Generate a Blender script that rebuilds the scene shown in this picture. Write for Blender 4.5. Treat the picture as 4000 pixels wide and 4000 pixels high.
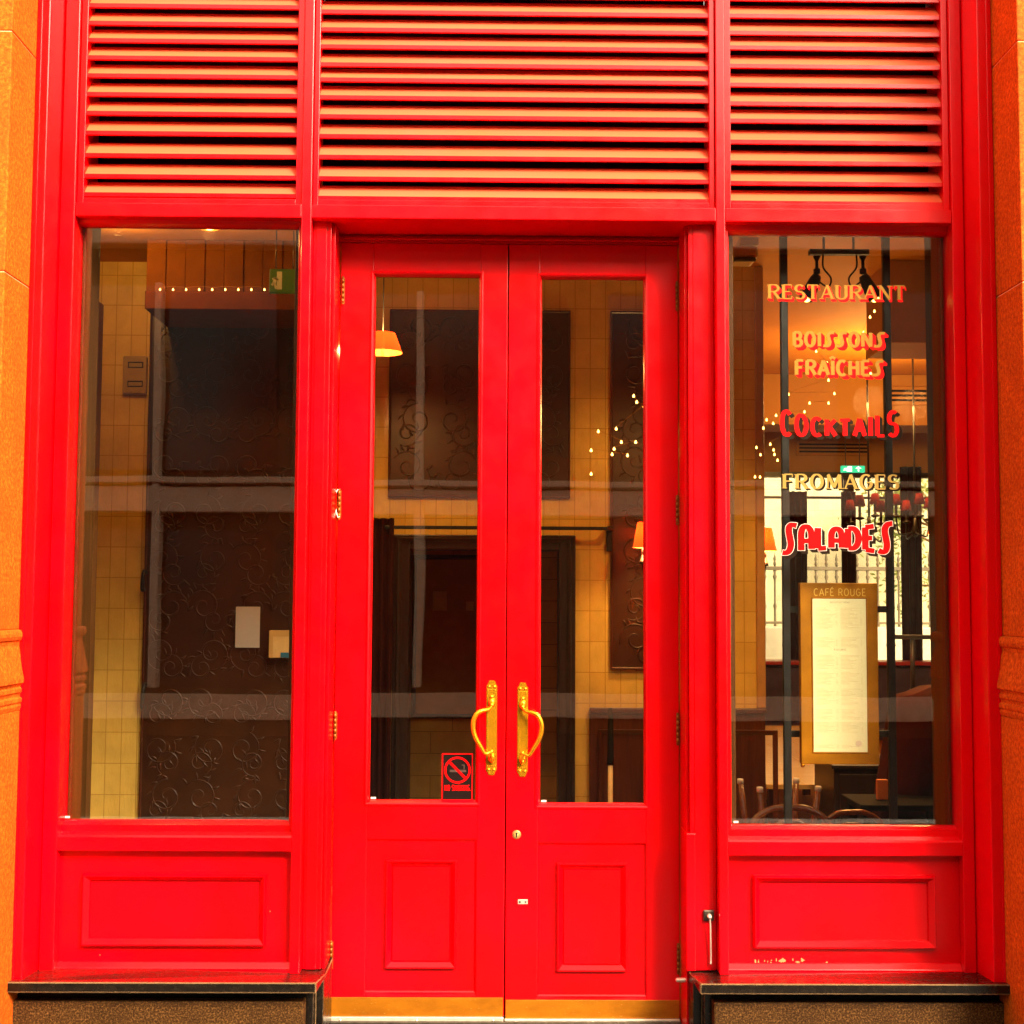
import bpy, bmesh, math, random
from mathutils import Vector, Matrix, Euler
random.seed(7)
R = math.radians
S = bpy.context.scene
for o in list(bpy.data.objects): bpy.data.objects.remove(o)
COL = S.collection

# ------------------------------------------------------------------ camera, sky, sun, exposure
HC = 1.65                                   # eye height above the door threshold
F = 5176.0                                  # focal length in pixels of the 4000 px photograph
PITCH, YAW, ROLL = R(3.834), R(-0.634), R(-0.319)
CAMROT = Matrix.Rotation(YAW, 3, 'Z') @ Matrix.Rotation(PITCH, 3, 'X') @ Matrix.Rotation(ROLL, 3, 'Y')
cam = bpy.data.objects.new('camera', bpy.data.cameras.new('camera'))
COL.objects.link(cam)
cam.location = (0, -5, HC)
cam.rotation_euler = (CAMROT @ Matrix.Rotation(R(90), 3, 'X')).to_euler()
cam.data.sensor_width = 36; cam.data.lens = F * 36 / 4000
cam.data.clip_start = .05; cam.data.clip_end = 500
S.camera = cam
SUN_EL, SUN_AZ = 35, 36                     # the sun stands high, in front of the shop and to the right
w = bpy.data.worlds.new('World'); S.world = w; w.use_nodes = True
nt = w.node_tree; bg = nt.nodes['Background']
sky = nt.nodes.new('ShaderNodeTexSky'); sky.sky_type = 'NISHITA'; sky.sun_disc = False
sky.sun_elevation = R(SUN_EL); sky.sun_rotation = R(180 - SUN_AZ); sky.dust_density = 4; sky.air_density = 1
hs = nt.nodes.new('ShaderNodeHueSaturation'); hs.inputs['Saturation'].default_value = .15
mx = nt.nodes.new('ShaderNodeMix'); mx.data_type = 'RGBA'; mx.blend_type = 'MULTIPLY'; mx.inputs[0].default_value = 1
mx.inputs[7].default_value = (1.0, .86, .64, 1)
nt.links.new(sky.outputs[0], hs.inputs['Color']); nt.links.new(hs.outputs[0], mx.inputs[6]); nt.links.new(mx.outputs[2], bg.inputs[0])
bg.inputs[1].default_value = .10
sl = bpy.data.lights.new('sun', 'SUN'); sl.energy = 1.5; sl.angle = R(20); sl.color = (1, .86, .66)
so = bpy.data.objects.new('sun', sl); COL.objects.link(so)
sd = Vector((math.sin(R(SUN_AZ)) * math.cos(R(SUN_EL)), -math.cos(R(SUN_AZ)) * math.cos(R(SUN_EL)), math.sin(R(SUN_EL))))
so.rotation_euler = sd.to_track_quat('Z', 'Y').to_euler(); so.location = sd * 20
S.view_settings.view_transform = 'Standard'; S.view_settings.look = 'None'
S.view_settings.exposure = 2.6; S.view_settings.gamma = 1
S.render.engine = 'CYCLES'
S.cycles.max_bounces = 10; S.cycles.transparent_max_bounces = 16; S.cycles.diffuse_bounces = 4; S.cycles.glossy_bounces = 4
S.cycles.sample_clamp_indirect = 4; S.cycles.caustics_reflective = False; S.cycles.caustics_refractive = False

# ------------------------------------------------------------------ helpers
def at(px, py, Y):
    d = CAMROT @ Vector(((px - 2000) / F, 1, -(py - 2000) / F))
    t = (Y + 5) / d.y
    return Vector((t * d.x, Y, HC + t * d.z))
def rect(px0, py0, px1, py1, Y):
    """world x0,x1,z0,z1 of a photographed rectangle standing at depth Y"""
    ym, xm = (py0 + py1) / 2, (px0 + px1) / 2
    return at(px0, ym, Y).x, at(px1, ym, Y).x, at(xm, py1, Y).z, at(xm, py0, Y).z

class MB:
    def __init__(s): s.bm = bmesh.new(); s.mi = 0
    def poly(s, pts):
        f = s.bm.faces.new([s.bm.verts.new(p) for p in pts]); f.material_index = s.mi; return f
    def box(s, x0, x1, y0, y1, z0, z1, bev=0.0, rot=None):
        b = bmesh.new(); bmesh.ops.create_cube(b, size=1)
        sx, sy, sz = x1 - x0, y1 - y0, z1 - z0
        bmesh.ops.scale(b, vec=(sx, sy, sz), verts=b.verts)
        bev = min(bev, .3 * min(abs(sx), abs(sy), abs(sz)))
        if bev > 0: bmesh.ops.bevel(b, geom=list(b.edges), offset=bev, segments=2, affect='EDGES', profile=.5)
        if rot is not None: bmesh.ops.rotate(b, matrix=rot, verts=b.verts)
        bmesh.ops.translate(b, vec=((x0 + x1) / 2, (y0 + y1) / 2, (z0 + z1) / 2), verts=b.verts)
        s.add(b); return s
    def add(s, b):
        vm = {v: s.bm.verts.new(v.co) for v in b.verts}
        for f in b.faces:
            try:
                g = s.bm.faces.new([vm[v] for v in f.verts]); g.material_index = s.mi; g.smooth = f.smooth
            except ValueError: pass
        b.free()
    def prism(s, prof, a, b, axis='x'):
        """extrude a closed 2d profile along an axis: 'x' profile is (y,z), 'z' profile is (x,y), 'y' profile is (x,z)"""
        def P(p, t):
            return {'x': (t, p[0], p[1]), 'y': (p[0], t, p[1]), 'z': (p[0], p[1], t)}[axis]
        A = [s.bm.verts.new(P(p, a)) for p in prof]; B = [s.bm.verts.new(P(p, b)) for p in prof]
        n = len(prof); fs = []
        for i in range(n): fs.append(s.bm.faces.new([A[i], A[(i + 1) % n], B[(i + 1) % n], B[i]]))
        fs.append(s.bm.faces.new(A)); fs.append(s.bm.faces.new(B))
        for f in fs: f.material_index = s.mi
        return s
    def tube(s, pts, r, n=10, closed=False):
        pts = [Vector(p) for p in pts]; m = len(pts); rings = []
        rr = r if isinstance(r, (list, tuple)) else [r] * m
        up = None
        for i, p in enumerate(pts):
            if closed: t = pts[(i + 1) % m] - pts[i - 1]
            else: t = pts[min(i + 1, m - 1)] - pts[max(i - 1, 0)]
            t.normalize()
            if up is None: up = t.orthogonal()
            up = (up - t * up.dot(t)).normalized(); q = t.cross(up)
            rings.append([s.bm.verts.new(p + rr[i] * (math.cos(2 * math.pi * k / n) * up + math.sin(2 * math.pi * k / n) * q)) for k in range(n)])
        for i in range(m if closed else m - 1):
            A, B = rings[i], rings[(i + 1) % m]
            for k in range(n):
                f = s.bm.faces.new([A[k], A[(k + 1) % n], B[(k + 1) % n], B[k]]); f.smooth = True; f.material_index = s.mi
        if not closed:
            for c in (rings[0], rings[-1]):
                f = s.bm.faces.new(c); f.material_index = s.mi
        return s
    def lathe(s, prof, c, n=24, axis='z'):
        rings = []
        for r, h in prof:
            ring = []
            for k in range(n):
                a = 2 * math.pi * k / n; u, v = r * math.cos(a), r * math.sin(a)
                p = {'z': (u, v, h), 'y': (u, h, v), 'x': (h, u, v)}[axis]
                ring.append(s.bm.verts.new(Vector(c) + Vector(p)))
            rings.append(ring)
        for A, B in zip(rings, rings[1:]):
            for k in range(n):
                f = s.bm.faces.new([A[k], A[(k + 1) % n], B[(k + 1) % n], B[k]]); f.smooth = True; f.material_index = s.mi
        for c2 in (rings[0], rings[-1]):
            f = s.bm.faces.new(c2); f.material_index = s.mi
        return s
    def frame(s, x0, x1, z0, z1, wd, prof):
        """mitred moulding round a rectangle; prof = [(inset, y)], inset 0..wd from the outer edge"""
        loops = []
        for t, y in prof:
            t *= wd
            loops.append([s.bm.verts.new(p) for p in ((x0 + t, y, z0 + t), (x1 - t, y, z0 + t), (x1 - t, y, z1 - t), (x0 + t, y, z1 - t))])
        for A, B in zip(loops, loops[1:]):
            for k in range(4):
                f = s.bm.faces.new([A[k], A[(k + 1) % 4], B[(k + 1) % 4], B[k]]); f.material_index = s.mi
        return s
    def sphere(s, c, r, n=10, sc=(1, 1, 1)):
        b = bmesh.new(); bmesh.ops.create_uvsphere(b, u_segments=n, v_segments=max(6, n // 2 + 1), radius=r)
        bmesh.ops.scale(b, vec=sc, verts=b.verts); bmesh.ops.translate(b, vec=c, verts=b.verts)
        for f in b.faces: f.smooth = True
        s.add(b); return s
    def build(s, name, mats, parent=None, recalc=True):
        if recalc: bmesh.ops.recalc_face_normals(s.bm, faces=s.bm.faces)
        if parent is not None:
            off = Vector(parent.get('_o', (0, 0, 0)))
            bmesh.ops.translate(s.bm, vec=-off, verts=s.bm.verts)
        me = bpy.data.meshes.new(name); s.bm.to_mesh(me); s.bm.free()
        for m in (mats if isinstance(mats, (list, tuple)) else [mats]): me.materials.append(m)
        o = bpy.data.objects.new(name, me); COL.objects.link(o)
        if parent is not None: o.parent = parent; OFF[o] = OFF.get(parent, Vector())
        return o
OFF = {}
def _build(s, name, mats, parent=None, label=None, recalc=True):
    if recalc: bmesh.ops.recalc_face_normals(s.bm, faces=s.bm.faces)
    off = OFF.get(parent.name, Vector()) if parent is not None else Vector()
    if off.length: bmesh.ops.translate(s.bm, vec=-off, verts=s.bm.verts)
    me = bpy.data.meshes.new(name); s.bm.to_mesh(me); s.bm.free()
    for m in (mats if isinstance(mats, (list, tuple)) else [mats]): me.materials.append(m)
    o = bpy.data.objects.new(name, me); COL.objects.link(o)
    if parent is not None: o.parent = parent
    OFF[o.name] = off
    if label: o['label'] = label
    return o
MB.build = _build
def tag(o, label, cat, group=None):
    o['label'] = label; o['category'] = cat
    if group: o['group'] = group
    return o
def thing(name, label, cat, loc, group=None):
    o = bpy.data.objects.new(name, None); COL.objects.link(o); o.location = loc; o.empty_display_size = .05
    OFF[o.name] = Vector(loc)
    return tag(o, label, cat, group)
def structure(mb, name, mat):
    o = mb.build(name, mat); o['kind'] = 'structure'; return o
def dup(root, loc, label, rotz=0):
    r = root.copy(); COL.objects.link(r); r.location = loc; r.rotation_euler.z += rotz; r['label'] = label
    def kids(a, b):
        for ch in list(a.children):
            c = ch.copy(); COL.objects.link(c); c.parent = b; kids(ch, c)
    kids(root, r); return r

# ------------------------------------------------------------------ materials
class NT:
    def __init__(s, name):
        s.m = bpy.data.materials.new(name); s.m.use_nodes = True; s.t = s.m.node_tree
        s.p = s.t.nodes['Principled BSDF']; s.out = s.t.nodes['Material Output']
        s.co = s.t.nodes.new('ShaderNodeTexCoord').outputs['Object']
    def n(s, typ, **kw):
        nd = s.t.nodes.new(typ)
        for k, v in kw.items():
            if k.startswith('i_'):
                key = k[2:].replace('_', ' ')
                nd.inputs[int(key) if key.isdigit() else key].default_value = v
            else: setattr(nd, k, v)
        return nd
    def l(s, a, b): s.t.links.new(a, b)
    def noise(s, scale, detail=4, rough=.6, stretch=(1, 1, 1), dist=0):
        mp = s.n('ShaderNodeMapping', i_Scale=stretch); s.l(s.co, mp.inputs[0])
        nz = s.n('ShaderNodeTexNoise', i_Scale=scale, i_Detail=detail, i_Roughness=rough, i_Distortion=dist); s.l(mp.outputs[0], nz.inputs[0])
        return nz.outputs[0]
    def ramp(s, fac, stops):
        r = s.n('ShaderNodeValToRGB'); e = r.color_ramp.elements
        while len(e) < len(stops): e.new(.5)
        for k, (p, c) in enumerate(stops): e[k].position = p; e[k].color = (*c, 1) if len(c) == 3 else c
        s.l(fac, r.inputs[0]); return r.outputs[0]
    def mix(s, fac, a, b, mode='MIX'):
        m = s.n('ShaderNodeMix', data_type='RGBA', blend_type=mode)
        for v, i in ((fac, 0), (a, 6), (b, 7)):
            if hasattr(v, 'node'): s.l(v, m.inputs[i])
            elif i == 0: m.inputs[0].default_value = v
            else: m.inputs[i].default_value = (*v, 1)
        return m.outputs[2]
    def bump(s, h, strength=.3, dist=.01, prev=None):
        b = s.n('ShaderNodeBump', i_Strength=strength, i_Distance=dist); s.l(h, b.inputs['Height'])
        if prev is not None: s.l(prev, b.inputs['Normal'])
        s.l(b.outputs[0], s.p.inputs['Normal']); return b.outputs[0]
    def set(s, color=None, rough=None, metal=None, spec=None, **kw):
        for v, k in ((color, 'Base Color'), (rough, 'Roughness'), (metal, 'Metallic'), (spec, 'Specular IOR Level')):
            if v is None: continue
            if hasattr(v, 'node'): s.l(v, s.p.inputs[k])
            else: s.p.inputs[k].default_value = (*v, 1) if isinstance(v, tuple) else v
        for k, v in kw.items(): s.p.inputs[k.replace('_', ' ')].default_value = v
        return s
def simple(name, color, rough=.5, metal=0.0, spec=.5, var=.12, scale=12, bump=.05):
    t = NT(name); n = t.noise(scale, 5)
    c2 = tuple(c * (1 - var) for c in color); c1 = tuple(min(1, c * (1 + var)) for c in color)
    t.set(color=t.ramp(n, [(.3, c2), (.7, c1)]), rough=rough, metal=metal, spec=spec)
    if bump: t.bump(t.noise(scale * 6, 3), bump, .004)
    return t.m

def red_paint(name, base=(.80, .0002, .0013), pink=5, rough=.20, spec=.38, chips=.76):
    t = NT(name)
    v = t.noise(1.6, 3); f = t.noise(9, 4, stretch=(1, 1, .25))
    c = t.ramp(v, [(.35, base), (.68, (base[0] * .93, base[1], base[2] * pink))])
    c = t.mix(t.ramp(f, [(.45, (0, 0, 0)), (.8, (.35, .35, .35))]), c, (base[0] * .78, base[1], base[2]))
    ch = t.noise(55, 2, .5); big = t.noise(2.3, 2)
    chipmask = t.n('ShaderNodeMath', operation='MULTIPLY')
    a = t.n('ShaderNodeMath', operation='GREATER_THAN', i_1=chips + .05); t.l(ch, a.inputs[0])
    b = t.n('ShaderNodeMath', operation='GREATER_THAN', i_1=.58); t.l(big, b.inputs[0])
    t.l(a.outputs[0], chipmask.inputs[0]); t.l(b.outputs[0], chipmask.inputs[1])
    c = t.mix(chipmask.outputs[0], c, (.55, .16, .10))
    rg = t.ramp(t.noise(14, 4), [(.3, (rough - .03,) * 3), (.7, (rough + .05,) * 3)])
    t.set(color=c, rough=rg, spec=spec)
    p = t.bump(t.noise(30, 3, .55, (1, 1, .35)), .05, .003)
    t.bump(t.noise(4, 2), .08, .008, p)
    return t.m
M = {}
M['red'] = red_paint('red_gloss_paint')
M['slat'] = red_paint('red_paint_sky_sheen', base=(.82, .104, .034), pink=1.4, rough=.5, spec=.25)  # slat tops: sky sheen on the red paint put into the base colour

M['worn'] = simple('bare_scuffed_wood', (.62, .26, .10), .8, 0, .1)
def stone(name, c1, c2, c3, scale=90, rough=.75, bump=.35):
    t = NT(name)
    fine = t.noise(scale, 6, .7); mid = t.noise(9, 4); streak = t.noise(3, 4, .6, (6, 6, .7))
    c = t.ramp(fine, [(.34, c1), (.5, c2), (.68, c3)])
    c = t.mix(t.ramp(mid, [(.35, (0,) * 3), (.7, (.4,) * 3)]), c, c1)
    c = t.mix(t.ramp(streak, [(.5, (0,) * 3), (.8, (.45,) * 3)]), c, tuple(x * .7 for x in c2))
    t.set(color=c, rough=rough, spec=.12)
    t.bump(fine, bump, .004)
    return t.m
M['sandstone'] = stone('orange_sandstone', (.33, .044, .002), (.60, .095, .005), (.88, .185, .013), 70, .75, .5)
M['mortar'] = simple('pale_mortar', (.75, .42, .2), .9)
M['granite'] = stone('speckled_brown_granite', (.012, .004, .001), (.060, .023, .005), (.27, .12, .030), 150, .7, .25)
def darkstone():
    t = NT('dark_polished_slate')
    n = t.noise(20, 6, .65); e = t.noise(70, 3)
    c = t.ramp(n, [(.35, (.005, .003, .002)), (.66, (.014, .009, .005))])
    c = t.mix(t.ramp(e, [(.70, (0,) * 3), (.74, (.5,) * 3)]), c, (.16, .08, .03))
    bv = t.n('ShaderNodeBevel', samples=6, i_Radius=.006); ge = t.n('ShaderNodeNewGeometry')
    dt = t.n('ShaderNodeVectorMath', operation='DOT_PRODUCT'); t.l(bv.outputs[0], dt.inputs[0]); t.l(ge.outputs['True Normal'], dt.inputs[1])
    iv = t.n('ShaderNodeMath', operation='SUBTRACT', i_0=1.0); t.l(dt.outputs['Value'], iv.inputs[1])
    ml = t.n('ShaderNodeMath', operation='MULTIPLY'); t.l(iv.outputs[0], ml.inputs[0]); t.l(t.noise(35, 4, .7), ml.inputs[1])
    c = t.mix(t.ramp(ml.outputs[0], [(.045, (0,) * 3), (.075, (1,) * 3)]), c, (.30, .17, .075))
    t.set(color=c, rough=t.ramp(n, [(.3, (.16,) * 3), (.7, (.34,) * 3)]), spec=.35)
    t.bump(e, .15, .003); return t.m
M['slate'] = darkstone()
M['brass'] = simple('polished_brass', (.90, .38, .012), .27, .8, .5, .15, 40, .08)
M['aged_brass'] = simple('aged_brass', (.24, .085, .004), .42, .5, .5, .3, 18, .12)
def kick():
    t = NT('worn_brass_kick_plate')
    n = t.noise(5, 6, .65, (1, 1, 2)); sc = t.noise(60, 3, .5, (1, 1, 6))
    c = t.ramp(n, [(.3, (.38, .115, .002)), (.7, (.68, .22, .006))])
    c = t.mix(t.ramp(sc, [(.66, (0,) * 3), (.74, (.5,) * 3)]), c, (.9, .5, .12))
    t.set(color=c, rough=.42, metal=.55, spec=.5); t.bump(sc, .12, .003); return t.m
M['kick'] = kick()
M['alu'] = simple('brushed_aluminium', (.85, .74, .58), .35, .6, .5, .1, 30, .05)
M['steel'] = simple('dark_steel', (.10, .08, .06), .4, .8, .5, .3, 30)
M['iron'] = simple('black_iron', (.018, .016, .014), .45, .3, .5, .3, 20)
M['black'] = simple('black_void_paint', (.006, .004, .003), .8, 0, .2)
M['gap'] = simple('dark_joint_shadow_gap', (.01, .002, .002), .9, 0, .1)

def glass():
    t = NT('window_glass'); t.t.nodes.remove(t.p)
    tr = t.n('ShaderNodeBsdfTransparent'); tr.inputs[0].default_value = (.93, .93, .90, 1)
    gl = t.n('ShaderNodeBsdfGlossy'); gl.inputs['Roughness'].default_value = .0
    bp = t.n('ShaderNodeBump', i_Strength=.04, i_Distance=.02); t.l(t.noise(1.4, 2, .5, (1.6, 1, .5)), bp.inputs['Height'])
    t.l(bp.outputs[0], gl.inputs['Normal'])
    fr = t.n('ShaderNodeFresnel'); ge = t.n('ShaderNodeNewGeometry')
    io = t.n('ShaderNodeMix'); io.inputs[2].default_value = 1.75; io.inputs[3].default_value = 1 / 1.75
    t.l(ge.outputs['Backfacing'], io.inputs[0]); t.l(io.outputs[0], fr.inputs['IOR'])
    m = t.n('ShaderNodeMixShader'); t.l(fr.outputs[0], m.inputs[0]); t.l(tr.outputs[0], m.inputs[1]); t.l(gl.outputs[0], m.inputs[2])
    t.l(m.outputs[0], t.out.inputs[0]); return t.m
M['glass'] = glass()

def emit(name, color, strength):
    t = NT(name); t.p.inputs['Base Color'].default_value = (*color, 1)
    t.p.inputs['Emission Color'].default_value = (*color, 1); t.p.inputs['Emission Strength'].default_value = strength
    return t.m
M['bulb'] = emit('warm_fairy_bulb', (1, .46, .08), 3.0)
M['shade'] = emit('lit_orange_lampshade', (.50, .075, .006), .40)
M['shade_red'] = simple('red_pleated_lampshade', (.12, .006, .001), .8, 0, .05)
M['exit_green'] = emit('lit_green_exit_panel', (.0, .42, .22), .35)
M['exit_white'] = emit('lit_white_pictogram', (.9, .9, .8), .5)
M['exit_dim'] = emit('dim_green_exit_panel', (.035, .075, .003), .05)

def embossed():
    t = NT('dark_embossed_wallpaper')
    n = t.noise(5, 4); f = t.noise(60, 3, .6, (1, 1, 3))
    c = t.ramp(n, [(.3, (.034, .009, .0014)), (.7, (.062, .018, .003))])
    t.set(color=c, rough=.36, spec=.6); t.bump(f, .10, .004); return t.m
def scrolls(m, x0, x1, z0, z1, y, cell=.27, seed=1):
    """raised leaf scrolls over a panel, as on embossed wallpaper"""
    rnd = random.Random(seed)
    nx, nz = max(1, round((x1 - x0) / cell)), max(1, round((z1 - z0) / cell))
    for i in range(nx):
        for k in range(nz):
            cx = x0 + (x1 - x0) * (i + .5) / nx; cz = z0 + (z1 - z0) * (k + .5) / nz; mir = 1 if (i + k) % 2 else -1; a0 = rnd.uniform(-.5, .5) + k * 1.2
            for q in (0, 1):
                P = []; R0 = cell * (.36 - .08 * q); ox, oz = cx + mir * cell * (.10 - .22 * q), cz + cell * (.14 - .30 * q)
                for w_ in range(34):
                    u = w_ / 33; a = a0 + q * 2.6 + u * 9.6; r = R0 * (1 - .93 * u) ** .9; P.append((ox + mir * r * math.cos(a), y, oz + r * math.sin(a)))
                P = [p for p in P if x0 + .012 < p[0] < x1 - .012 and z0 + .012 < p[2] < z1 - .012]
                if len(P) > 6:
                    m.tube(P, [.0012 + .0042 * math.sin(math.pi * min(1, .15 + .85 * w_ / len(P))) for w_ in range(len(P))], 6)
                for w_ in range(5):                              # leaves off the stem
                    a = a0 + q * 2.6 + w_ * .62; r = R0 * (1.0 - .06 * w_); bx, bz = ox + mir * r * math.cos(a), oz + r * math.sin(a); d = Vector((mir * math.cos(a + .7), 0, math.sin(a + .7))) * cell * .15
                    L = [Vector((bx, y, bz)) + d * v + Vector((-d.z, 0, d.x)) * .5 * v * v for v in (0, .3, .6, .85, 1)]
                    if all(x0 + .012 < p.x < x1 - .012 and z0 + .012 < p.z < z1 - .012 for p in L): m.tube(L, [.001, .006, .0072, .004, .0006], 6)
M['embossed'] = embossed()
def tiles(name, c1, c2, mortar, bw, bh, off=0.0, rough=.22, loc=(0, 0)):
    t = NT(name)
    b = t.n('ShaderNodeTexBrick', offset=off, i_Scale=1.0); b.inputs['Color1'].default_value = (*c1, 1); b.inputs['Color2'].default_value = (*c2, 1)
    b.inputs['Mortar'].default_value = (*mortar, 1); b.inputs['Brick Width'].default_value = bw; b.inputs['Row Height'].default_value = bh
    b.inputs['Mortar Size'].default_value = .0025
    cx = t.n('ShaderNodeSeparateXYZ'); t.l(t.co, cx.inputs[0]); cb = t.n('ShaderNodeCombineXYZ')
    t.l(cx.outputs[0], cb.inputs[0]); t.l(cx.outputs[2], cb.inputs[1]); mq = t.n('ShaderNodeMapping', i_Location=(-loc[0], -loc[1], 0)); t.l(cb.outputs[0], mq.inputs[0]); t.l(mq.outputs[0], b.inputs[0])
    n = t.noise(7, 4); c = t.mix(t.ramp(n, [(.4, (0,) * 3), (.75, (.5,) * 3)]), b.outputs['Color'], tuple(x * .6 for x in c1))
    t.set(color=c, rough=rough, spec=.5)
    p = t.bump(b.outputs['Fac'], -.3, .004); t.bump(t.noise(9, 3, .6, (2, 2, .6)), .25, .02, p); return t.m
M['tile'] = tiles('cream_glazed_tiles', (.78, .52, .11), (.72, .46, .09), (.48, .28, .05), .0885, .175, loc=(at(2305, 1792, 2.6).x, at(2305, 1792, 2.6).z))
M['tile_wide'] = tiles('cream_wide_tiles', (.85, .50, .13), (.80, .45, .11), (.35, .2, .05), .30, .15, .5)
def wood(name, c1, c2, rough=.4, stretch=(14, 14, .8), spec=.5):
    t = NT(name); n = t.noise(3, 6, .62, stretch, .6); f = t.noise(22, 4, .7, stretch)
    c = t.ramp(n, [(.3, c1), (.7, c2)]); c = t.mix(t.ramp(f, [(.5, (0,) * 3), (.8, (.5,) * 3)]), c, tuple(x * .45 for x in c1))
    t.set(color=c, rough=rough, spec=spec); t.bump(f, .15, .003); return t.m
M['wood_post'] = wood('brown_stained_wood', (.10, .040, .008), (.20, .085, .018), .45)
M['wood_lining'] = wood('dark_brown_lining', (.05, .018, .003), (.11, .042, .008), .5, spec=.2)
M['wood_dark'] = wood('dark_mahogany', (.05, .012, .004), (.11, .028, .008), .35)
M['wood_frame'] = wood('blackened_wood', (.012, .007, .005), (.03, .016, .01), .35)
M['wood_chair'] = wood('bentwood_brown', (.13, .035, .008), (.28, .085, .02), .22, (8, 8, 8), .7)
M['wood_table'] = wood('pale_oak_boards', (.68, .44, .14), (.88, .62, .25), .25, (.8, 12, 12))
M['wood_red'] = wood('reddish_oak', (.38, .10, .015), (.58, .19, .035), .35, (1, 12, 12))
def floorwood():
    t = NT('oak_floor_boards'); n = t.noise(3, 5, .6, (10, .7, 1))
    t.set(color=t.ramp(n, [(.3, (.25, .13, .045)), (.7, (.42, .25, .09))]), rough=.3, spec=.5); return t.m
M['floor'] = floorwood()
M['ceiling'] = simple('warm_cream_ceiling', (.46, .18, .012), .8, 0, .3, .08, 3, .0)
M['bulkhead'] = simple('ochre_bulkhead_paint', (.36, .165, .025), .7, 0, .3, .08, 3, .0)
M['wall_warm'] = simple('ochre_wall_paint', (.38, .19, .04), .7, 0, .3, .1, 2, .0)
M['curtain'] = simple('dark_red_curtain', (.045, .006, .004), .85, 0, .2, .3, 8)
M['blue_fabric'] = simple('blue_leather', (.07, .06, .17), .5, 0, .4, .3, 5)
M['red_fabric'] = simple('dark_red_velvet', (.05, .001, .001), .8, 0, .2, .3, 6)
M['paper'] = simple('menu_paper', (.92, .86, .50), .8, 0, .2, .03, 6, 0)
M['paper_white'] = simple('white_notice_paper', (.55, .54, .52), .8, 0, .2, .04, 6, 0)
M['ink'] = simple('faint_printed_ink', (.74, .64, .36), .9, 0, .1, .1, 40, 0)
M['ink_dark'] = simple('grey_printed_ink', (.38, .33, .22), .9, 0, .1, .1, 40, 0)
M['plastic'] = simple('cream_plastic', (.62, .42, .14), .5, 0, .4, .05)
M['blue'] = simple('blue_card', (.02, .16, .30), .6)
M['orange'] = simple('orange_card', (.75, .20, .03), .6)
M['gold_letter'] = simple('gold_leaf_lettering', (.30, .145, .018), .55, 0, .08, .08, 30, 0)
M['cream_letter'] = simple('cream_lettering', (.33, .20, .045), .6, 0, .08, .06, 30, 0)
M['red_letter'] = simple('bright_red_lettering', (.80, .0006, .001), .55, 0, .08, .05, 30, 0)
M['black_letter'] = simple('black_lettering', (.015, .006, .002), .6, 0, .08, .1, 30, 0)
M['white_letter'] = simple('white_lettering', (.82, .76, .62), .6, 0, .4, .05, 30, 0)
M['emboss_letter'] = simple('raised_brass_lettering', (.95, .58, .08), .5, .0, .5, .05, 30, 0)

# ------------------------------------------------------------------ setting: street outside
g = MB(); g.box(-60, 60, -60, 60, -.35, -.12); structure(g, 'ground', stone('grey_asphalt', (.012, .012, .012), (.020, .019, .018), (.032, .03, .028)))
g = MB(); g.box(-12, 12, -3.6, -.02, -.119, -.03, .01); structure(g, 'pavement', tiles('grey_paving', (.022, .020, .018), (.028, .025, .022), (.012, .012, .012), .6, .6, .5, .7))
g = MB(); g.box(-12, 12, -5.75, -5.55, -.119, -.115); structure(g, 'road_line', simple('white_road_paint', (.75, .75, .72), .7))
# building across the street, seen only as faint reflections in the glass
ob = thing('stone_building', 'grey stone building across the street with pale ledges, reflected in the shop glass', 'building', (0, -14, 0))
mw = stone('grey_street_stone', (.055, .038, .024), (.075, .053, .034), (.10, .072, .048), 40)
m = MB(); m.box(-16, 16, -16, -12.3, -.12, 8.0, .0); m.build('wall', mw, ob)
dk = simple('dark_window_glass', (.02, .02, .022), .15)
pl = simple('pale_window_paint', (.72, .58, .44), .6)
for i, xx in enumerate((-8.6, -4.46, -1.05, 3.0, 6.7, 10.5)):
    m = MB(); m.box(xx - 1.5, xx + 1.5, -12.299, -12.26, .5, 2.55); m.box(xx - 1.5, xx + 1.5, -12.299, -12.26, 3.35, 5.8)
    wn = m.build('window', dk, ob)
    m = MB(); m.box(xx - .05, xx + .05, -12.259, -12.04, .5, 5.8, .02)
    m.build('mullion', pl, wn)
m = MB(); m.box(-14, 14, -12.299, -12.07, 2.78, 3.12, .02); m.box(-14, 14, -12.299, -12.0, 3.16, 3.24, .01); m.box(-14, 14, -12.299, -12.2, .1, .42, .01); m.build('ledge', pl, ob)
m = MB(); m.box(-16, 16, -12.299, -12.0, 6.3, 6.6, .03); m.box(-16, 16, -12.299, -11.9, 7.7, 8.0, .03); m.build('cornice', pl, ob)

# ------------------------------------------------------------------ geometry constants of the shopfront
XL, M1L, M1R, M2L, M2R, XR = -1.624, -.7575, -.7197, .8342, .8690, 1.7451
ZT, ZB, Z0 = HC + 1.514, HC + 1.461, HC - 1.379      # rail top, rail bottom, foot of the timber
ZTOP = 4.35
XCL, XCR = XL - .055, XR + .045                       # outer edges of the stiles
XSL, XSR = XCL - .054, XCR + .060                     # where timber meets stone
YC, YS = -.16, -.40                                   # casing front, stone front
YD = .24                                              # front of the door leaves
RED = M['red']

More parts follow.
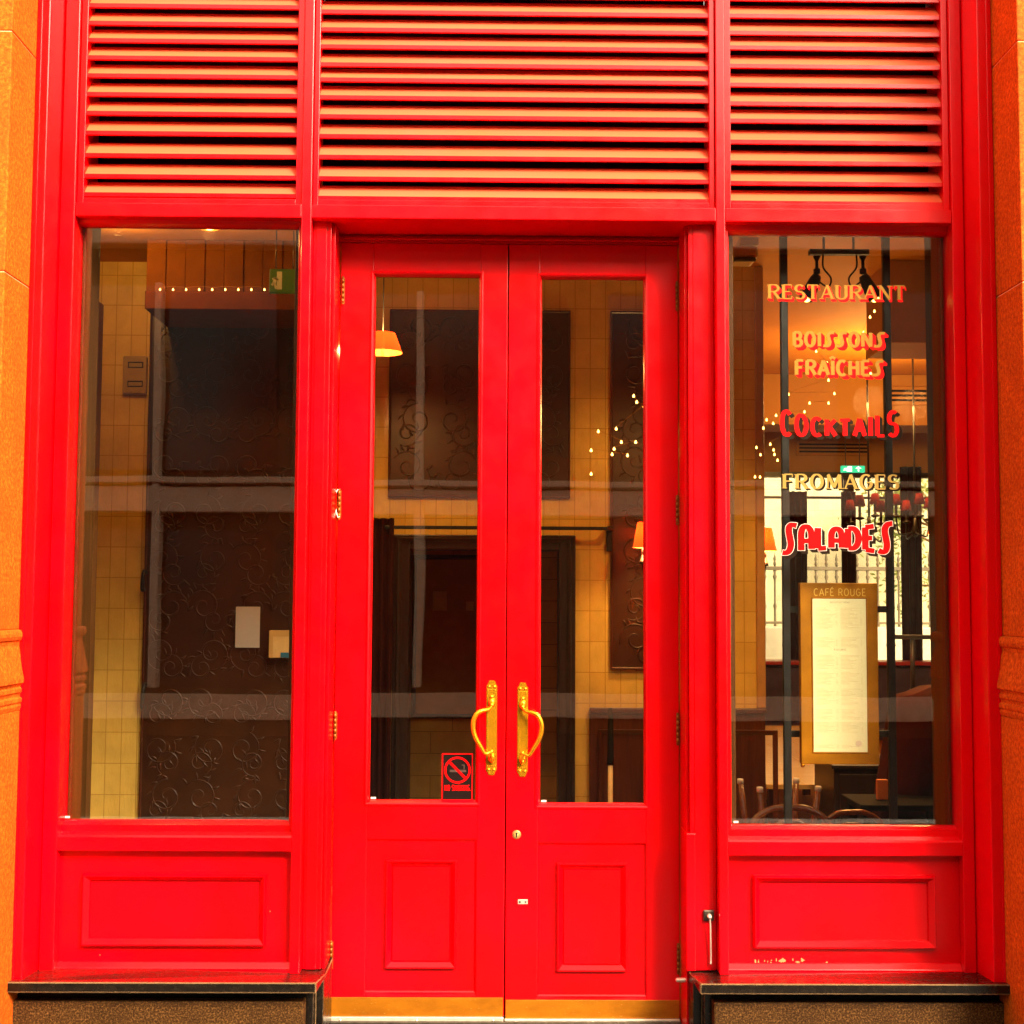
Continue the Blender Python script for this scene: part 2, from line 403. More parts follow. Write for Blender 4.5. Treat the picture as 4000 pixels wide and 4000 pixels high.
# ------------------------------------------------------------------ stone piers and plinths
def pier(side, label):
    sx = -1 if side == 'l' else 1
    edge = XSL if side == 'l' else XSR
    t = thing('stone_pier', label, 'pier', (edge + sx * .3, -.2, -.12), 'stone piers beside the shopfront')
    far = edge + sx * 3.2
    def slab(z0, z1, inset=0, y=YS, bev=.004, name='shaft', mat='sandstone'):
        m = MB(); a, b = sorted((edge - sx * inset, far)); m.box(a, b, y - inset, .05, z0, z1, bev); m.build(name, M[mat], t)
    zj = [at(60, 1060, YS).z, at(60, 120, YS).z] if side == 'l' else [at(3985, 1100, YS).z, at(3990, 160, YS).z]
    zm1 = at(0 if side == 'l' else 4000, 2464 if side == 'l' else 2491, YS).z; zm0 = at(0 if side == 'l' else 4000, 2795 if side == 'l' else 2817, YS).z
    slab(zm1, zj[0] - .002); slab(zj[0] + .002, zj[1] - .002); slab(zj[1] + .002, 7.5)
    m = MB()
    for z in zj: a, b = sorted((edge + sx * .004, far)); m.box(a, b, YS + .004, .049, z - .0035, z + .0035)
    m.build('mortar_joint', M['mortar'], t)
    # base moulding: torus, flare, two fillets, swept round the corner
    H = zm1 - zm0
    prof = [(0, 1.0), (.022, .985), (.030, .95), (.030, .91), (.022, .87), (.010, .85), (.008, .80), (.012, .76), (.030, .55), (.046, .38), (.046, .34), (.030, .315), (.026, .29), (.036, .265), (.036, .225), (.026, .20), (.024, .17), (.038, .145), (.038, .105), (.030, .08), (.034, .05), (.026, 0)]
    m = MB(); rings = []
    for o_, h in prof:
        o_ *= .55; z = zm0 + H * h; e = edge - sx * o_; y = YS - o_
        rings.append([m.bm.verts.new(p) for p in ((e, .045, z), (e, y, z), (far, y, z))])
    for A, B in zip(rings, rings[1:]):
        for k in range(2): m.bm.faces.new([A[k], A[k + 1], B[k + 1], B[k]])
    m.build('base_moulding', M['sandstone'], t)
    slab(.10, zm0 - .001, .014, name='plinth_block')
    slab(-.12, .096, .02, name='plinth_block')
    return t
pier('l', 'orange sandstone pier with a moulded base, left of the red shopfront')
pier('r', 'orange sandstone pier with a moulded base, right of the red shopfront')

def plinth(side, label):
    if side == 'l': xa, xb = XSL - .012, at(1268, 3830, -.02).x; xf = at(1235, 3850, -.2).x
    else: xa, xb = at(2703, 3830, -.02).x, XSR + .012; xf = at(2735, 3860, -.2).x
    t = thing('stone_sill', label, 'sill', ((xa + xb) / 2, 0, -.12), 'dark stone sills under the shop windows')
    zt, zb = Z0 - .002, at(700, 3880, -.2).z; zf = at(700, 3838, -.2).z
    yf, yb = -.2, .235
    if side == 'l': top = [(xa, yb), (xb, yb), (xb, .02), (xf, yf), (xa, yf)]
    else: top = [(xa, yb), (xa, .02), (xf, yf), (xb, yf), (xb, yb)]
    m = MB()
    def zz(y): return zt if y > -.05 else zf
    A = [m.bm.verts.new((x, y, zz(y))) for x, y in top]; B = [m.bm.verts.new((x, y, zb)) for x, y in top]
    m.bm.faces.new(A); m.bm.faces.new(B)
    for k in range(5): m.bm.faces.new([A[k], A[(k + 1) % 5], B[(k + 1) % 5], B[k]])
    bmesh.ops.bevel(m.bm, geom=list(m.bm.edges), offset=.003, segments=2, affect='EDGES')
    m.build('slab', M['slate'], t)
    m = MB()
    if side == 'l': m.box(xa, at(1190, 3950, -.12).x, -.14, .2, -.12, zb - .046, .006)
    else: m.box(at(2785, 3950, -.12).x, xb, -.14, .2, -.12, zb - .046, .006)
    m.build('base_wall', M['granite'], t)
    m = MB()
    if side == 'l': m.box(xa, at(1190, 3950, -.12).x - .01, -.10, .2, zb - .0455, zb - .002)
    else: m.box(at(2785, 3950, -.12).x + .01, xb, -.10, .2, zb - .0455, zb - .002)
    m.build('shadow_strip', M['black'], t)  # black filler standing in for the shade under the slab
    m = MB()
    if side == 'l': m.box(at(1192, 3950, -.05).x, at(1230, 3950, -.05).x, -.09, .2, -.12, zb - .002, .004); m.box(at(1232, 3950, 0).x, xb - .002, -.03, .22, -.12, zb - .002, .004)
    else: m.box(at(2745, 3950, -.05).x, at(2783, 3950, -.05).x, -.09, .2, -.12, zb - .002, .004); m.box(xa + .002, at(2743, 3950, 0).x, -.03, .22, -.12, zb - .002, .004)
    m.build('end_post', M['slate'], t)
plinth('l', 'dark chipped stone sill on speckled granite, left of the double door')
plinth('r', 'dark chipped stone sill on speckled granite, right of the double door')

# ------------------------------------------------------------------ the red timber shopfront
shop = thing('shopfront', 'red painted timber shopfront with louvers, two tall windows and a double door', 'shopfront', (0, 0, Z0))
def part(name, fn, mat=None, parent=None, label=None):
    m = MB(); fn(m); return m.build(name, mat or RED, parent or shop, label)
BV = .0035
for a, b in ((M1L, M1R), (M2L, M2R)): part('mullion', lambda m: m.box(a, b, 0, .30, Z0, ZTOP, BV))
for a, b in ((XCL, XL), (XR, XCR)): part('stile', lambda m: m.box(a, b, 0, .30, Z0, ZTOP, BV))
def casing(m, s):
    a, b = ((XSL, XCL - .003) if s < 0 else (XCR + .003, XSR))
    m.box(a, b, YC, .30, Z0 + .002, ZTOP, .005)
    e = b if s < 0 else a
    # shallow bead along the front
    x0 = a + .012 if s < 0 else b - .022
    m.box(x0, x0 + .010, YC - .004, YC + .002, Z0 + .004, ZTOP, .003)
part('casing', lambda m: casing(m, -1)); part('casing', lambda m: casing(m, 1))
for a, b in ((XL, M1L), (M1R, M2L), (M2R, XR)): part('rail', lambda m: m.box(a + .0005, b - .0005, .002, .055, ZB, ZT, BV))
part('head_rail', lambda m: m.box(XSL, XSR, -.02, .30, ZTOP, ZTOP + .25, .005))

# louvers
lips_l = [13, 82, 149, 217, 287, 360, 434, 511, 598, 680, 752]
lips_c = [-30, 37, 107, 174, 244, 303, 372, 447, 524, 605, 689, 766]
lips_r = [-14, 54, 120, 178, 250, 323, 396, 464, 546, 627, 707, 784]
def louver(a, b, lips, pxl, label, fr):
    lo = thing_part('louver', label)
    z0 = ZT + .003; z1 = ZTOP - .004
    f = MB()
    f.box(a + .002, a + fr, .018, .12, z0, z1, .002); f.box(b - fr, b - .002, .018, .12, z0, z1, .002)
    f.box(a + fr + .0005, b - fr - .0005, .019, .12, z0, z0 + .021, .002)
    f.build('frame', RED, lo)
    s = MB()
    zl = [at(pxl, py + 14, .03).z for py in lips]
    while zl[0] < z1 - .06: zl.insert(0, zl[0] + .0715)
    x0, x1 = a + fr - .001, b - fr + .001
    for z in zl:
        d = random.uniform(-.0012, .0012); dep = .050 + d
        prof = [(.030 + d, z), (.030 + d, z + .0155), (.032 + d, z + .0175), (.034 + dep, z + .0175 + dep * 1.1), (.034 + dep, z + .0175 + dep * 1.1 - .005), (.042, z + .012), (.042, z)]
        s.prism(prof, x0, x1, 'x')
    for f_ in s.bm.faces:
        f_.normal_update(); c_ = f_.calc_center_median()
    bmesh.ops.recalc_face_normals(s.bm, faces=s.bm.faces)
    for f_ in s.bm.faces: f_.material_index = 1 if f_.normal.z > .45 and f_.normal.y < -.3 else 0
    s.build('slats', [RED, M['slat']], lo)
    bk = MB(); bk.box(a + .004, b - .004, .26, .29, z0, z1); bk.build('backing', M['black'], lo)
    return lo
def thing_part(name, label=None, loc=None):
    o = bpy.data.objects.new(name, None); COL.objects.link(o); o.parent = shop; o.empty_display_size = .05
    OFF[o.name] = OFF[shop.name]
    if label: o['label'] = label
    return o
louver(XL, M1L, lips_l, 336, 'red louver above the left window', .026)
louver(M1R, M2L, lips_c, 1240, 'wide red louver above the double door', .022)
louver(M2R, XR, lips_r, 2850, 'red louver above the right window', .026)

# windows, with the panelled riser below each
YG = .085
def window(a, b, px, label, lettering=None):
    """px = glass left x, top y, right x, bottom y in the photograph"""
    wd = thing_part('window', label)
    gx0, gx1, gz0, gz1 = rect(*px, YG)
    zr1 = at((px[0] + px[2]) / 2, px[3] + 58, 0).z              # top of the front bottom rail
    f = MB()
    zt = ZB - .0005
    # top, sides and bottom beads, stepped towards the glass
    f.frame(a + .0005, b - .0005, zr1 - .002, zt, .001, [(0, .10), (0, .05)])
    P = [(0, .05), (.70, .052), (.74, .056), (.94, .072), (1, YG - .002), (1, YG + .02)]
    loops = []
    ox0, ox1, oz0, oz1 = a + .0005, b - .0005, zr1 - .002, zt
    for t_, y in P:
        q = lambda u, v: u + (v - u) * t_
        loops.append([f.bm.verts.new(p) for p in ((q(ox0, gx0), y, q(oz0, gz0)), (q(ox1, gx1), y, q(oz0, gz0)), (q(ox1, gx1), y, q(oz1, gz1)), (q(ox0, gx0), y, q(oz1, gz1)))])
    for A, B in zip(loops, loops[1:]):
        for k in range(4): f.bm.faces.new([A[k], A[(k + 1) % 4], B[(k + 1) % 4], B[k]])
    f.build('frame', RED, wd)
    p = MB(); p.box(gx0 - .006, gx1 + .006, YG, YG + .006, gz0 - .006, gz1 + .006); p.build('pane', M['glass'], wd)
    bm_ = MB(); bm_.box(gx0 + .008, gx0 + .026, YG - .0012, YG - .0004, gz0 + .006, gz0 + .013); bm_.build('glazing_mark', M['white_letter'], wd)
    for u, v in ((a + .001, gx0 + .022 + (a > 0) * .0), (gx1 - (.022 if a > 0 else .016), b - .001)):
        m = MB(); m.box(u, v, YG + .020, .125, zr1 + .01, ZB + .05, .004); e_ = (a + .0015, a + .012) if u < a + .01 else (b - .012, b - .0015); m.box(*e_, .1255, .298, zr1 + .012, ZB + .049, .002); m.build('inner_lining', M['wood_lining'], wd)
    return wd, (gx0, gx1, gz0, gz1, zr1)
def riser(a, b, zr1, px, label):
    r = thing_part('stall_riser', label)
    m = MB()
    zr0 = zr1 - .058
    # weathered sill rail with a sloping top
    m.prism([(.0, zr0), (.0, zr1 - .010), (.006, zr1 - .003), (.055, zr1 + .004), (.055, zr0)], a + .0005, b - .0005, 'x')
    m.build('rail', RED, r)
    m = MB()
    m.box(a + .0005, b - .0005, .0452, .07, Z0 + .001, zr0 + .004)
    x0, x1, z0, z1 = rect(*px, .03)
    m.frame(x0, x1, z0, z1, .032, [(0, .0455), (.05, .024), (.16, .018), (.28, .018), (.80, .036), (.84, .0455), (1, .0450)])
    m.box(x0 + .0315, x1 - .0315, .045, .051, z0 + .0315, z1 - .0315)
    rnd = random.Random(11 if a > 0 else 4); m.mi = 1; y = .0449                # scuffed bare patches along the foot of the panel
    spots = [(px_, 3748) for px_ in (2952, 2966, 2978, 2990, 3004, 3022, 3036, 3047, 3062, 3098, 3112, 3130, 3226)] if a > 0 else [(1060, 3560), (384, 3730)]
    for sx_, sy_ in spots:
        c_ = at(sx_ + rnd.uniform(-9, 9), sy_ + (rnd.uniform(0, 14) if a > 0 else 0), y); w_, h_ = (rnd.choice((.003, .006, .011)) * rnd.uniform(.7, 1.2), rnd.uniform(.003, .011)) if a > 0 else (.002, .003); n = 11; y -= .00004
        f_ = m.poly([(c_.x + w_ * math.cos(k * 2 * math.pi / n) * rnd.uniform(.25, 1), y, c_.z + h_ * math.sin(k * 2 * math.pi / n) * rnd.uniform(.5, 1)) for k in range(n)])
    m.build('panel', [RED, M['worn']], r)
    m = MB(); y0 = .0448
    m.prism([(y0, Z0 + .034), (.038, Z0 + .032), (.024, Z0 + .016), (.022, Z0 + .013), (.012, Z0 + .008), (.010, Z0 + .001), (y0, Z0 + .001)], a + .001, b - .001, 'x')
    m.build('foot_moulding', RED, r)
wl, gl_ = window(XL, M1L, (278, 890, 1149, 3203), 'left shop window without lettering')
riser(XL, M1L, gl_[4], (319, 3413, 1040, 3696), 'red panelled riser under the left window')
wr, gr_ = window(M2R, XR, (2851, 921, 3716, 3222), 'right shop window with painted menu words')
riser(M2R, XR, gr_[4], (2942, 3419, 3656, 3706), 'red panelled riser under the right window')

# door surround
DL0, DL1 = at(1314, 2300, YD).x, at(1977, 2300, YD).x
DR0, DR1 = at(1982, 2300, YD).x, at(2651, 2300, YD).x
ZDT, ZDB = at(1990, 954, YD).z, at(1990, 3972, YD).z
part('soffit', lambda m: m.box(M1R + .0005, M2L - .0005, .0555, YD + .06, ZB + .003, ZB + .03, .002))
part('door_head', lambda m: (m.box(M1R + .001, M2L - .001, YD + .004, YD + .06, ZDT + .003, ZB + .0025, .002),
                             m.box(DL0 - .02, DR1 + .02, YD - .012, YD + .003, ZDT + .012, ZB - .012, .004)))
JL, JR = DL0 - .004, DR1 + .004
part('jamb', lambda m: (m.box(M1R + .0005, JL - .012, .06, YD + .06, Z0 + .001, ZB + .0025, BV), m.box(M1R + .012, JL - .03, .056, .062, Z0 + .002, ZB, .002), m.box(JL - .0115, JL, .085, YD + .06, -.02, ZB + .002, .002)))
part('jamb', lambda m: (m.box(JR + .012, M2L - .0005, .06, YD + .06, Z0 + .001, ZB + .0025, BV), m.box(JR + .03, M2L - .012, .056, .062, Z0 + .002, ZB, .002), m.box(JR, JR + .0115, .085, YD + .06, -.02, ZB + .002, .002)))
zcap = at(2680, 3240, .14).z
part('corner_guard', lambda m: m.box(JR - .004, JR + .0305, .05, .20, Z0 + .001, zcap, .003))
part('threshold', lambda m: m.box(JL, JR, YD - .03, YD + .10, -.10, ZDB - .012, .003), M['steel'])

def door(x0, x1, gpx, fpx, rpx, label, hand):
    """gpx glass, fpx sunk lower field, rpx raised moulding: photographed rectangles"""
    d = thing_part('door', label)
    gx0, gx1, gz0, gz1 = rect(*gpx, YD); fx0, fx1, fz0, fz1 = rect(*fpx, YD); rx0, rx1, rz0, rz1 = rect(*rpx, YD)
    y1 = YD + .045
    m = MB()
    m.box(x0, gx0, YD, y1, ZDB, ZDT, BV); m.box(gx1, x1, YD, y1, ZDB, ZDT, BV)
    m.box(gx0, gx1, YD + .0004, y1, gz1, ZDT, .001); m.box(gx0, gx1, YD + .0004, y1, fz1, gz0, .001)
    m.box(gx0, gx1, YD + .0004, y1, ZDB, fz0, .001)
    if fx0 > gx0: m.box(gx0 + .0002, fx0, YD + .0002, y1, fz0, fz1); 
    m.build('leaf_frame', RED, d)
    m = MB()
    m.frame(gx0 - .013, gx1 + .013, gz0 - .013, gz1 + .013, .020, [(0, YD + .001), (.05, YD - .005), (.35, YD - .007), (.6, YD - .003), (.8, YD + .004), (1, YD + .016), (1, YD + .03)])
    m.build('glazing_bead', RED, d)
    p = MB(); p.box(gx0 - .004, gx1 + .004, YD + .018, YD + .024, gz0 - .004, gz1 + .004); p.build('pane', M['glass'], d)
    bm_ = MB(); bm_.box(gx0 + .012, gx0 + .032, YD + .0165, YD + .0175, gz0 + .010, gz0 + .017); bm_.build('glazing_mark', M['white_letter'], d)
    m = MB()
    m.box(min(fx0, gx0) - .002, max(fx1, gx1) + .002, YD + .014, YD + .03, fz0 - .002, fz1 + .002)
    m.frame(fx0 - .001, fx1 + .001, fz0 - .001, fz1 + .001, .016, [(0, YD + .0008), (.4, YD + .003), (.7, YD + .010), (1, YD + .0138)])
    m.frame(rx0, rx1, rz0, rz1, .030, [(0, YD + .0142), (.05, YD - .001), (.14, YD - .006), (.26, YD - .006), (.80, YD + .011), (.86, YD + .015), (1, YD + .008)])
    m.box(rx0 + .0295, rx1 - .0295, YD + .008, YD + .016, rz0 + .0295, rz1 - .0295)
    m.build('lower_panel', RED, d)
    zk = at((gpx[0] + gpx[2]) / 2, 3896 if hand < 0 else 3906, YD).z
    zs = at((gpx[0] + gpx[2]) / 2, 3969 if hand < 0 else 3977, YD).z
    m = MB(); m.box(x0 + .002, x1 - .003, YD - .003, YD - .0002, zs, zk, .0008); m.build('kick_plate', M['kick'], d)
    m = MB(); m.box(x0 - .002, x1 - .001, YD - .014, YD - .0002, zs - .022, zs - .0005, .003)
    for u in (.06, .5, .94):
        m.lathe([(.0, -.0165), (.004, -.016), (.005, -.0141)], (x0 + (x1 - x0) * u, YD, zs - .011), 8, 'y')
    m.build('weather_bar', M['alu'], d)
    return d
dl = door(DL0, DL1, (1448, 1072, 1870, 3134), (1407, 3273, 1867, 3890), (1504, 3358, 1784, 3785), 'left red door leaf with the no smoking sign', -1)
dr = door(DR0, DR1, (2107, 1082, 2522, 3146), (2090, 3288, 2537, 3905), (2174, 3370, 2452, 3797), 'right red door leaf with the keyhole', 1)
# astragal: a thin dark meeting line and cover strip
part('meeting_strip', lambda m: m.box(DL1 - .002, DR0 + .001, YD + .02, YD + .04, ZDB, ZDT), M['gap'])

def handle(parent, cx0, cx1, py0, py1, sgn):
    x0, x1 = at(cx0, (py0 + py1) / 2, YD).x, at(cx1, (py0 + py1) / 2, YD).x
    zt, zb = at(cx0, py0, YD).z, at(cx0, py1, YD).z
    cx = (x0 + x1) / 2; hw = (x1 - x0) / 2; n = hw * .42; H = zt - zb
    prof = [(cx - hw, zb + .020), (cx - hw * .72, zb + .014), (cx - n * 1.5, zb + .006), (cx - n * 1.2, zb), (cx + n * 1.2, zb), (cx + n * 1.5, zb + .006), (cx + hw * .72, zb + .014), (cx + hw, zb + .020),
            (cx + hw, zt - .020), (cx + hw * .72, zt - .014), (cx + n * 1.5, zt - .006), (cx + n * 1.2, zt), (cx - n * 1.2, zt), (cx - n * 1.5, zt - .006), (cx - hw * .72, zt - .014), (cx - hw, zt - .020)]
    m = MB(); m.prism(prof, YD - .005, YD - .0004, 'y')
    bmesh.ops.bevel(m.bm, geom=[e for e in m.bm.edges if abs(e.verts[0].co.y - e.verts[1].co.y) < 1e-6 and e.verts[0].co.y < YD - .004], offset=.0012, segments=2, affect='EDGES')
    for zz_ in (zt - .030, zb + .030):                        # embossed bead row and rosettes
        for k in range(5): m.sphere((cx + (k - 2) * hw * .36, YD - .005, zz_ - (.006 if zz_ > (zt + zb) / 2 else -.006)), .0022, 6)
        for k in (-1, 1): m.lathe([(.0, -.009), (.004, -.0085), (.0055, -.0055), (.006, -.0048)], (cx + k * hw * .5, YD, zz_ + (.007 if zz_ > (zt + zb) / 2 else -.007)), 10, 'y')
    zu, zd = zt - H * .245, zb + H * .175
    for zc in (zu, zd):                                       # teardrop bosses
        m.sphere((cx, YD - .008, zc + .004), .0155, 14, (.92, .8, 1.25)); m.sphere((cx, YD - .009, zc + .026), .0075, 10, (1, .8, 1.2))
        m.sphere((cx, YD - .018, zc - .004), .0095, 10, (1, 1.1, 1))
    s = sgn
    pts = [(0, -.018, zu - .008), (.012 * s, -.034, zu - .020), (.036 * s, -.046, zu - .024), (.058 * s, -.052, zu - .036), (.0705 * s, -.054, zu - .062), (.0715 * s, -.054, zu - .095),
           (.062 * s, -.053, zu - .128), (.044 * s, -.050, zu - .160), (.024 * s, -.044, zu - .190), (.006 * s, -.036, zd + .026), (-.003 * s, -.028, zd + .004), (-.002 * s, -.018, zd - .014)]
    pts = smooth([Vector((cx + a, YD + b, c)) for a, b, c in pts], 5)
    k = len(pts); rr = [.0052 + .0042 * math.sin(math.pi * min(1, i / k * 1.25)) ** 1.0 if i / k < .8 else .0052 for i in range(k)]
    m.tube(pts, rr, 12)
    m.build('handle', M['brass'], parent)
def smooth(P, n):
    out = []
    for i in range(len(P) - 1):
        a, b, c, d = P[max(i - 1, 0)], P[i], P[i + 1], P[min(i + 2, len(P) - 1)]
        for k in range(n):
            t = k / n
            out.append(.5 * ((2 * b) + (c - a) * t + (2 * a - 5 * b + 4 * c - d) * t * t + (3 * b - a - 3 * c + d) * t ** 3))
    out.append(P[-1]); return out
handle(dl, 1900, 1941, 2658, 3027, -1)
handle(dr, 2021, 2062, 2666, 3033, 1)

def hinge(parent, px, py0, py1, mat):
    a = at(px, py0, YD - .006); b = at(px, py1, YD - .006); m = MB(); h = a.z - b.z
    for k in range(5):
        z0 = b.z + h * k / 5; m.lathe([(.0, z0), (.0052, z0 + .0005), (.0052, z0 + h / 5 - .0015), (.0, z0 + h / 5 - .001)], (a.x, YD - .007, 0), 10)
    m.sphere((a.x, YD - .007, a.z + .002), .0048, 8); m.sphere((a.x, YD - .007, b.z - .002), .0048, 8)
    m.box(a.x - .004, a.x + .007, YD - .003, YD - .0005, b.z, a.z)
    m.build('hinge', mat, parent)
for px, a, b in ((1338, 1085, 1185), (1324, 1915, 2025), (1308, 2785, 2885), (1292, 3680, 3785)): hinge(dl, px + 2, a, b, M['aged_brass'])
for px, a, b in ((2646, 1105, 1210), (2647, 1940, 2045), (2649, 2790, 2905), (2651, 3690, 3800)): hinge(dr, px - 2, a, b, M['aged_brass'])
tg = MB(); q = at(1316, 1960, YD - .012); tg.tube(smooth([Vector((q.x + a, q.y, q.z + b)) for a, b in ((0.004, .05), (-.006, .03), (-.008, 0), (-.004, -.03), (.004, -.06), (.012, -.058))], 4), .002, 6)
tag(tg.build('string', M['white_letter']), 'short pale string caught on the second hinge of the left door', 'string')
# keyhole, screw plate
def keyhole():
    c = at(2018, 3260, YD); m = MB()
    m.lathe([(.0, -.0045), (.013, -.0043), (.0165, -.003), (.0175, -.0004)], (c.x, YD, c.z), 20, 'y'); e = m.build('keyhole_plate', simple('pale_brass', (.55, .32, .09), .35, .6), dr)
    m = MB(); m.lathe([(.0, -.0052), (.0042, -.0052), (.0042, -.0046)], (c.x, YD, c.z + .004), 10, 'y'); m.box(c.x - .0022, c.x + .0022, YD - .0052, YD - .0046, c.z - .010, c.z + .002)
    m.build('keyhole', M['black'], dr)
    c = at(2042, 3522, YD); m = MB(); m.box(c.x - .019, c.x + .019, YD - .004, YD - .0004, c.z - .009, c.z + .009, .001); m.build('screw_plate', M['alu'], dr)
    m = MB()
    for s in (-1, 1): m.lathe([(.0, -.0052), (.004, -.0048), (.0042, -.0039)], (c.x + s * .011, YD, c.z), 8, 'y')
    m.build('screw', M['steel'], dr)
keyhole()
# cabin hook hanging on the right jamb, and the bolt stub beside the foot of the door
def hook():
    c = at(2768, 3575, .05); t = thing('cabin_hook', 'thin metal door hook hanging on the right red jamb', 'hook', (c.x, .055, c.z - .17))
    m = MB(); m.box(c.x - .020, c.x + .020, .042, .0555, c.z - .020, c.z + .020, .006); m.build('mounting_plate', M['steel'], t)
    m = MB(); m.lathe([(.0, .020), (.008, .022), (.009, .040), (.006, .0419)], (c.x, 0, c.z), 10, 'y')
    m.tube(smooth([Vector((c.x, .026, c.z)), Vector((c.x + .003, .03, c.z - .03)), Vector((c.x + .005, .036, c.z - .10)), Vector((c.x + .006, .040, c.z - .165)), Vector((c.x + .004, .032, c.z - .172))], 4), .0032, 8); m.build('rod', M['alu'], t)
    c = at(2650, 3828, .12); m = MB(); m.tube([(c.x, .12, c.z), (at(2703, 3828, .12).x, .12, c.z)], .0085, 12); m.sphere((c.x - .002, .12, c.z), .0088, 10)
    tag(m.build('door_stop', M['alu']), 'short round steel stub sticking out beside the right sill', 'door stop')
hook()

# ------------------------------------------------------------------ lettering: a small pen font
def arc(cx, cy, rx, ry, a0, a1, n=12):
    return [(cx + rx * math.cos(R(a0 + (a1 - a0) * k / n)), cy + ry * math.sin(R(a0 + (a1 - a0) * k / n))) for k in range(n + 1)]
def glyphs(style):
    G = {}
    G['R'] = (.62, [[(.08, 0), (.08, 1)], [(.08, 1), (.30, 1)] + arc(.30, .75, .24, .25, 90, -90) + [(.08, .5)], [(.30, .5), (.58, 0)]], [(.08, 0), (.08, 1), (.58, 0)])
    G['E'] = (.54, [[(.08, 0), (.08, 1)], [(.08, 1), (.5, 1)], [(.08, .52), (.42, .52)], [(.08, 0), (.52, 0)]], [(.08, 0), (.08, 1)])
    G['S'] = (.54, [arc(.27, .745, .21, .25, 35, 270) + arc(.27, .25, .23, .25, 90, -145)], [])
    G['T'] = (.60, [[(.02, 1), (.58, 1)], [(.30, 0), (.30, 1)]], [(.30, 0)])
    G['A'] = (.66, [[(.04, 0), (.33, 1)], [(.33, 1), (.62, 0)], [(.14, .34), (.52, .34)]], [(.04, 0), (.62, 0)])
    G['U'] = (.64, [[(.08, 1), (.08, .3)] + arc(.32, .28, .24, .28, 180, 360) + [(.56, 1)]], [(.08, 1), (.56, 1)])
    G['N'] = (.66, [[(.08, 0), (.08, 1)], [(.08, 1), (.58, 0)], [(.58, 0), (.58, 1)]], [(.08, 0), (.58, 1), (.04, 1)])
    G['B'] = (.60, [[(.08, 0), (.08, 1)], [(.08, 1), (.28, 1)] + arc(.28, .76, .20, .24, 90, -90) + [(.08, .52)], [(.28, .52)] + arc(.30, .26, .23, .26, 90, -90) + [(.08, 0)]], [])
    G['O'] = (.70, [arc(.35, .5, .28, .5, 90, 450, 28)], [])
    G['I'] = (.20, [[(.10, 0), (.10, 1)]], [(.10, 0), (.10, 1)])
    G['F'] = (.52, [[(.08, 0), (.08, 1)], [(.08, 1), (.5, 1)], [(.08, .52), (.42, .52)]], [(.08, 0), (.08, 1)])
    G['C'] = (.62, [arc(.35, .5, .28, .5, 52, 308, 20)], [])
    G['H'] = (.62, [[(.08, 0), (.08, 1)], [(.54, 0), (.54, 1)], [(.08, .52), (.54, .52)]], [])
    G['K'] = (.62, [[(.08, 0), (.08, 1)], [(.56, 1), (.10, .45)], [(.22, .58), (.58, 0)]], [])
    G['L'] = (.50, [[(.08, 0), (.08, 1)], [(.08, 0), (.48, 0)]], [])
    G['M'] = (.80, [[(.08, 0), (.10, 1)], [(.10, 1), (.40, .1)], [(.40, .1), (.70, 1)], [(.70, 1), (.72, 0)]], [(.08, 0), (.72, 0)])
    G['G'] = (.68, [arc(.35, .5, .28, .5, 52, 345, 22) + [(.60, .45)], [(.36, .45), (.62, .45)]], [])
    G['D'] = (.66, [[(.08, 0), (.08, 1)], [(.08, 1), (.24, 1)] + arc(.24, .5, .34, .5, 90, -90, 16) + [(.08, 0)]], [])
    G['Î'] = (.20, [[(.10, 0), (.10, 1)], [(-.06, 1.13), (.10, 1.25), (.26, 1.13)]], [])
    G['É'] = (G['E'][0], G['E'][1] + [[(.2, 1.12), (.38, 1.25)]], [])
    G['À'] = (G['A'][0], G['A'][1] + [[(.2, 1.25), (.38, 1.12)]], [])
    G[' '] = (.3, [], [])
    G['.'] = (.2, [[(.08, .0), (.08, .1)]], [])
    if style in ('nouveau', 'salad'):
        G['I'] = (.24, [[(.12, 0), (.12, 1)]], [])
        sp = smooth([Vector(p) for p in ((.70, .97, 0), (.58, .98, 0), (.44, .96, 0), (.33, .86, 0), (.32, .70, 0), (.37, .50, 0), (.41, .30, 0), (.37, .12, 0), (.26, .03, 0), (.12, .02, 0), (.0, .05, 0))], 4)
        G['S'] = (.68, [[(p.x, p.y) for p in sp]], [])
    if style == 'salad':
        G['A'] = (.62, [[(.06, 0), (.06, .55)] + arc(.31, .62, .25, .38, 180, 0, 14) + [(.56, 0)], [(.06, .38), (.56, .38)]], [])
    return G
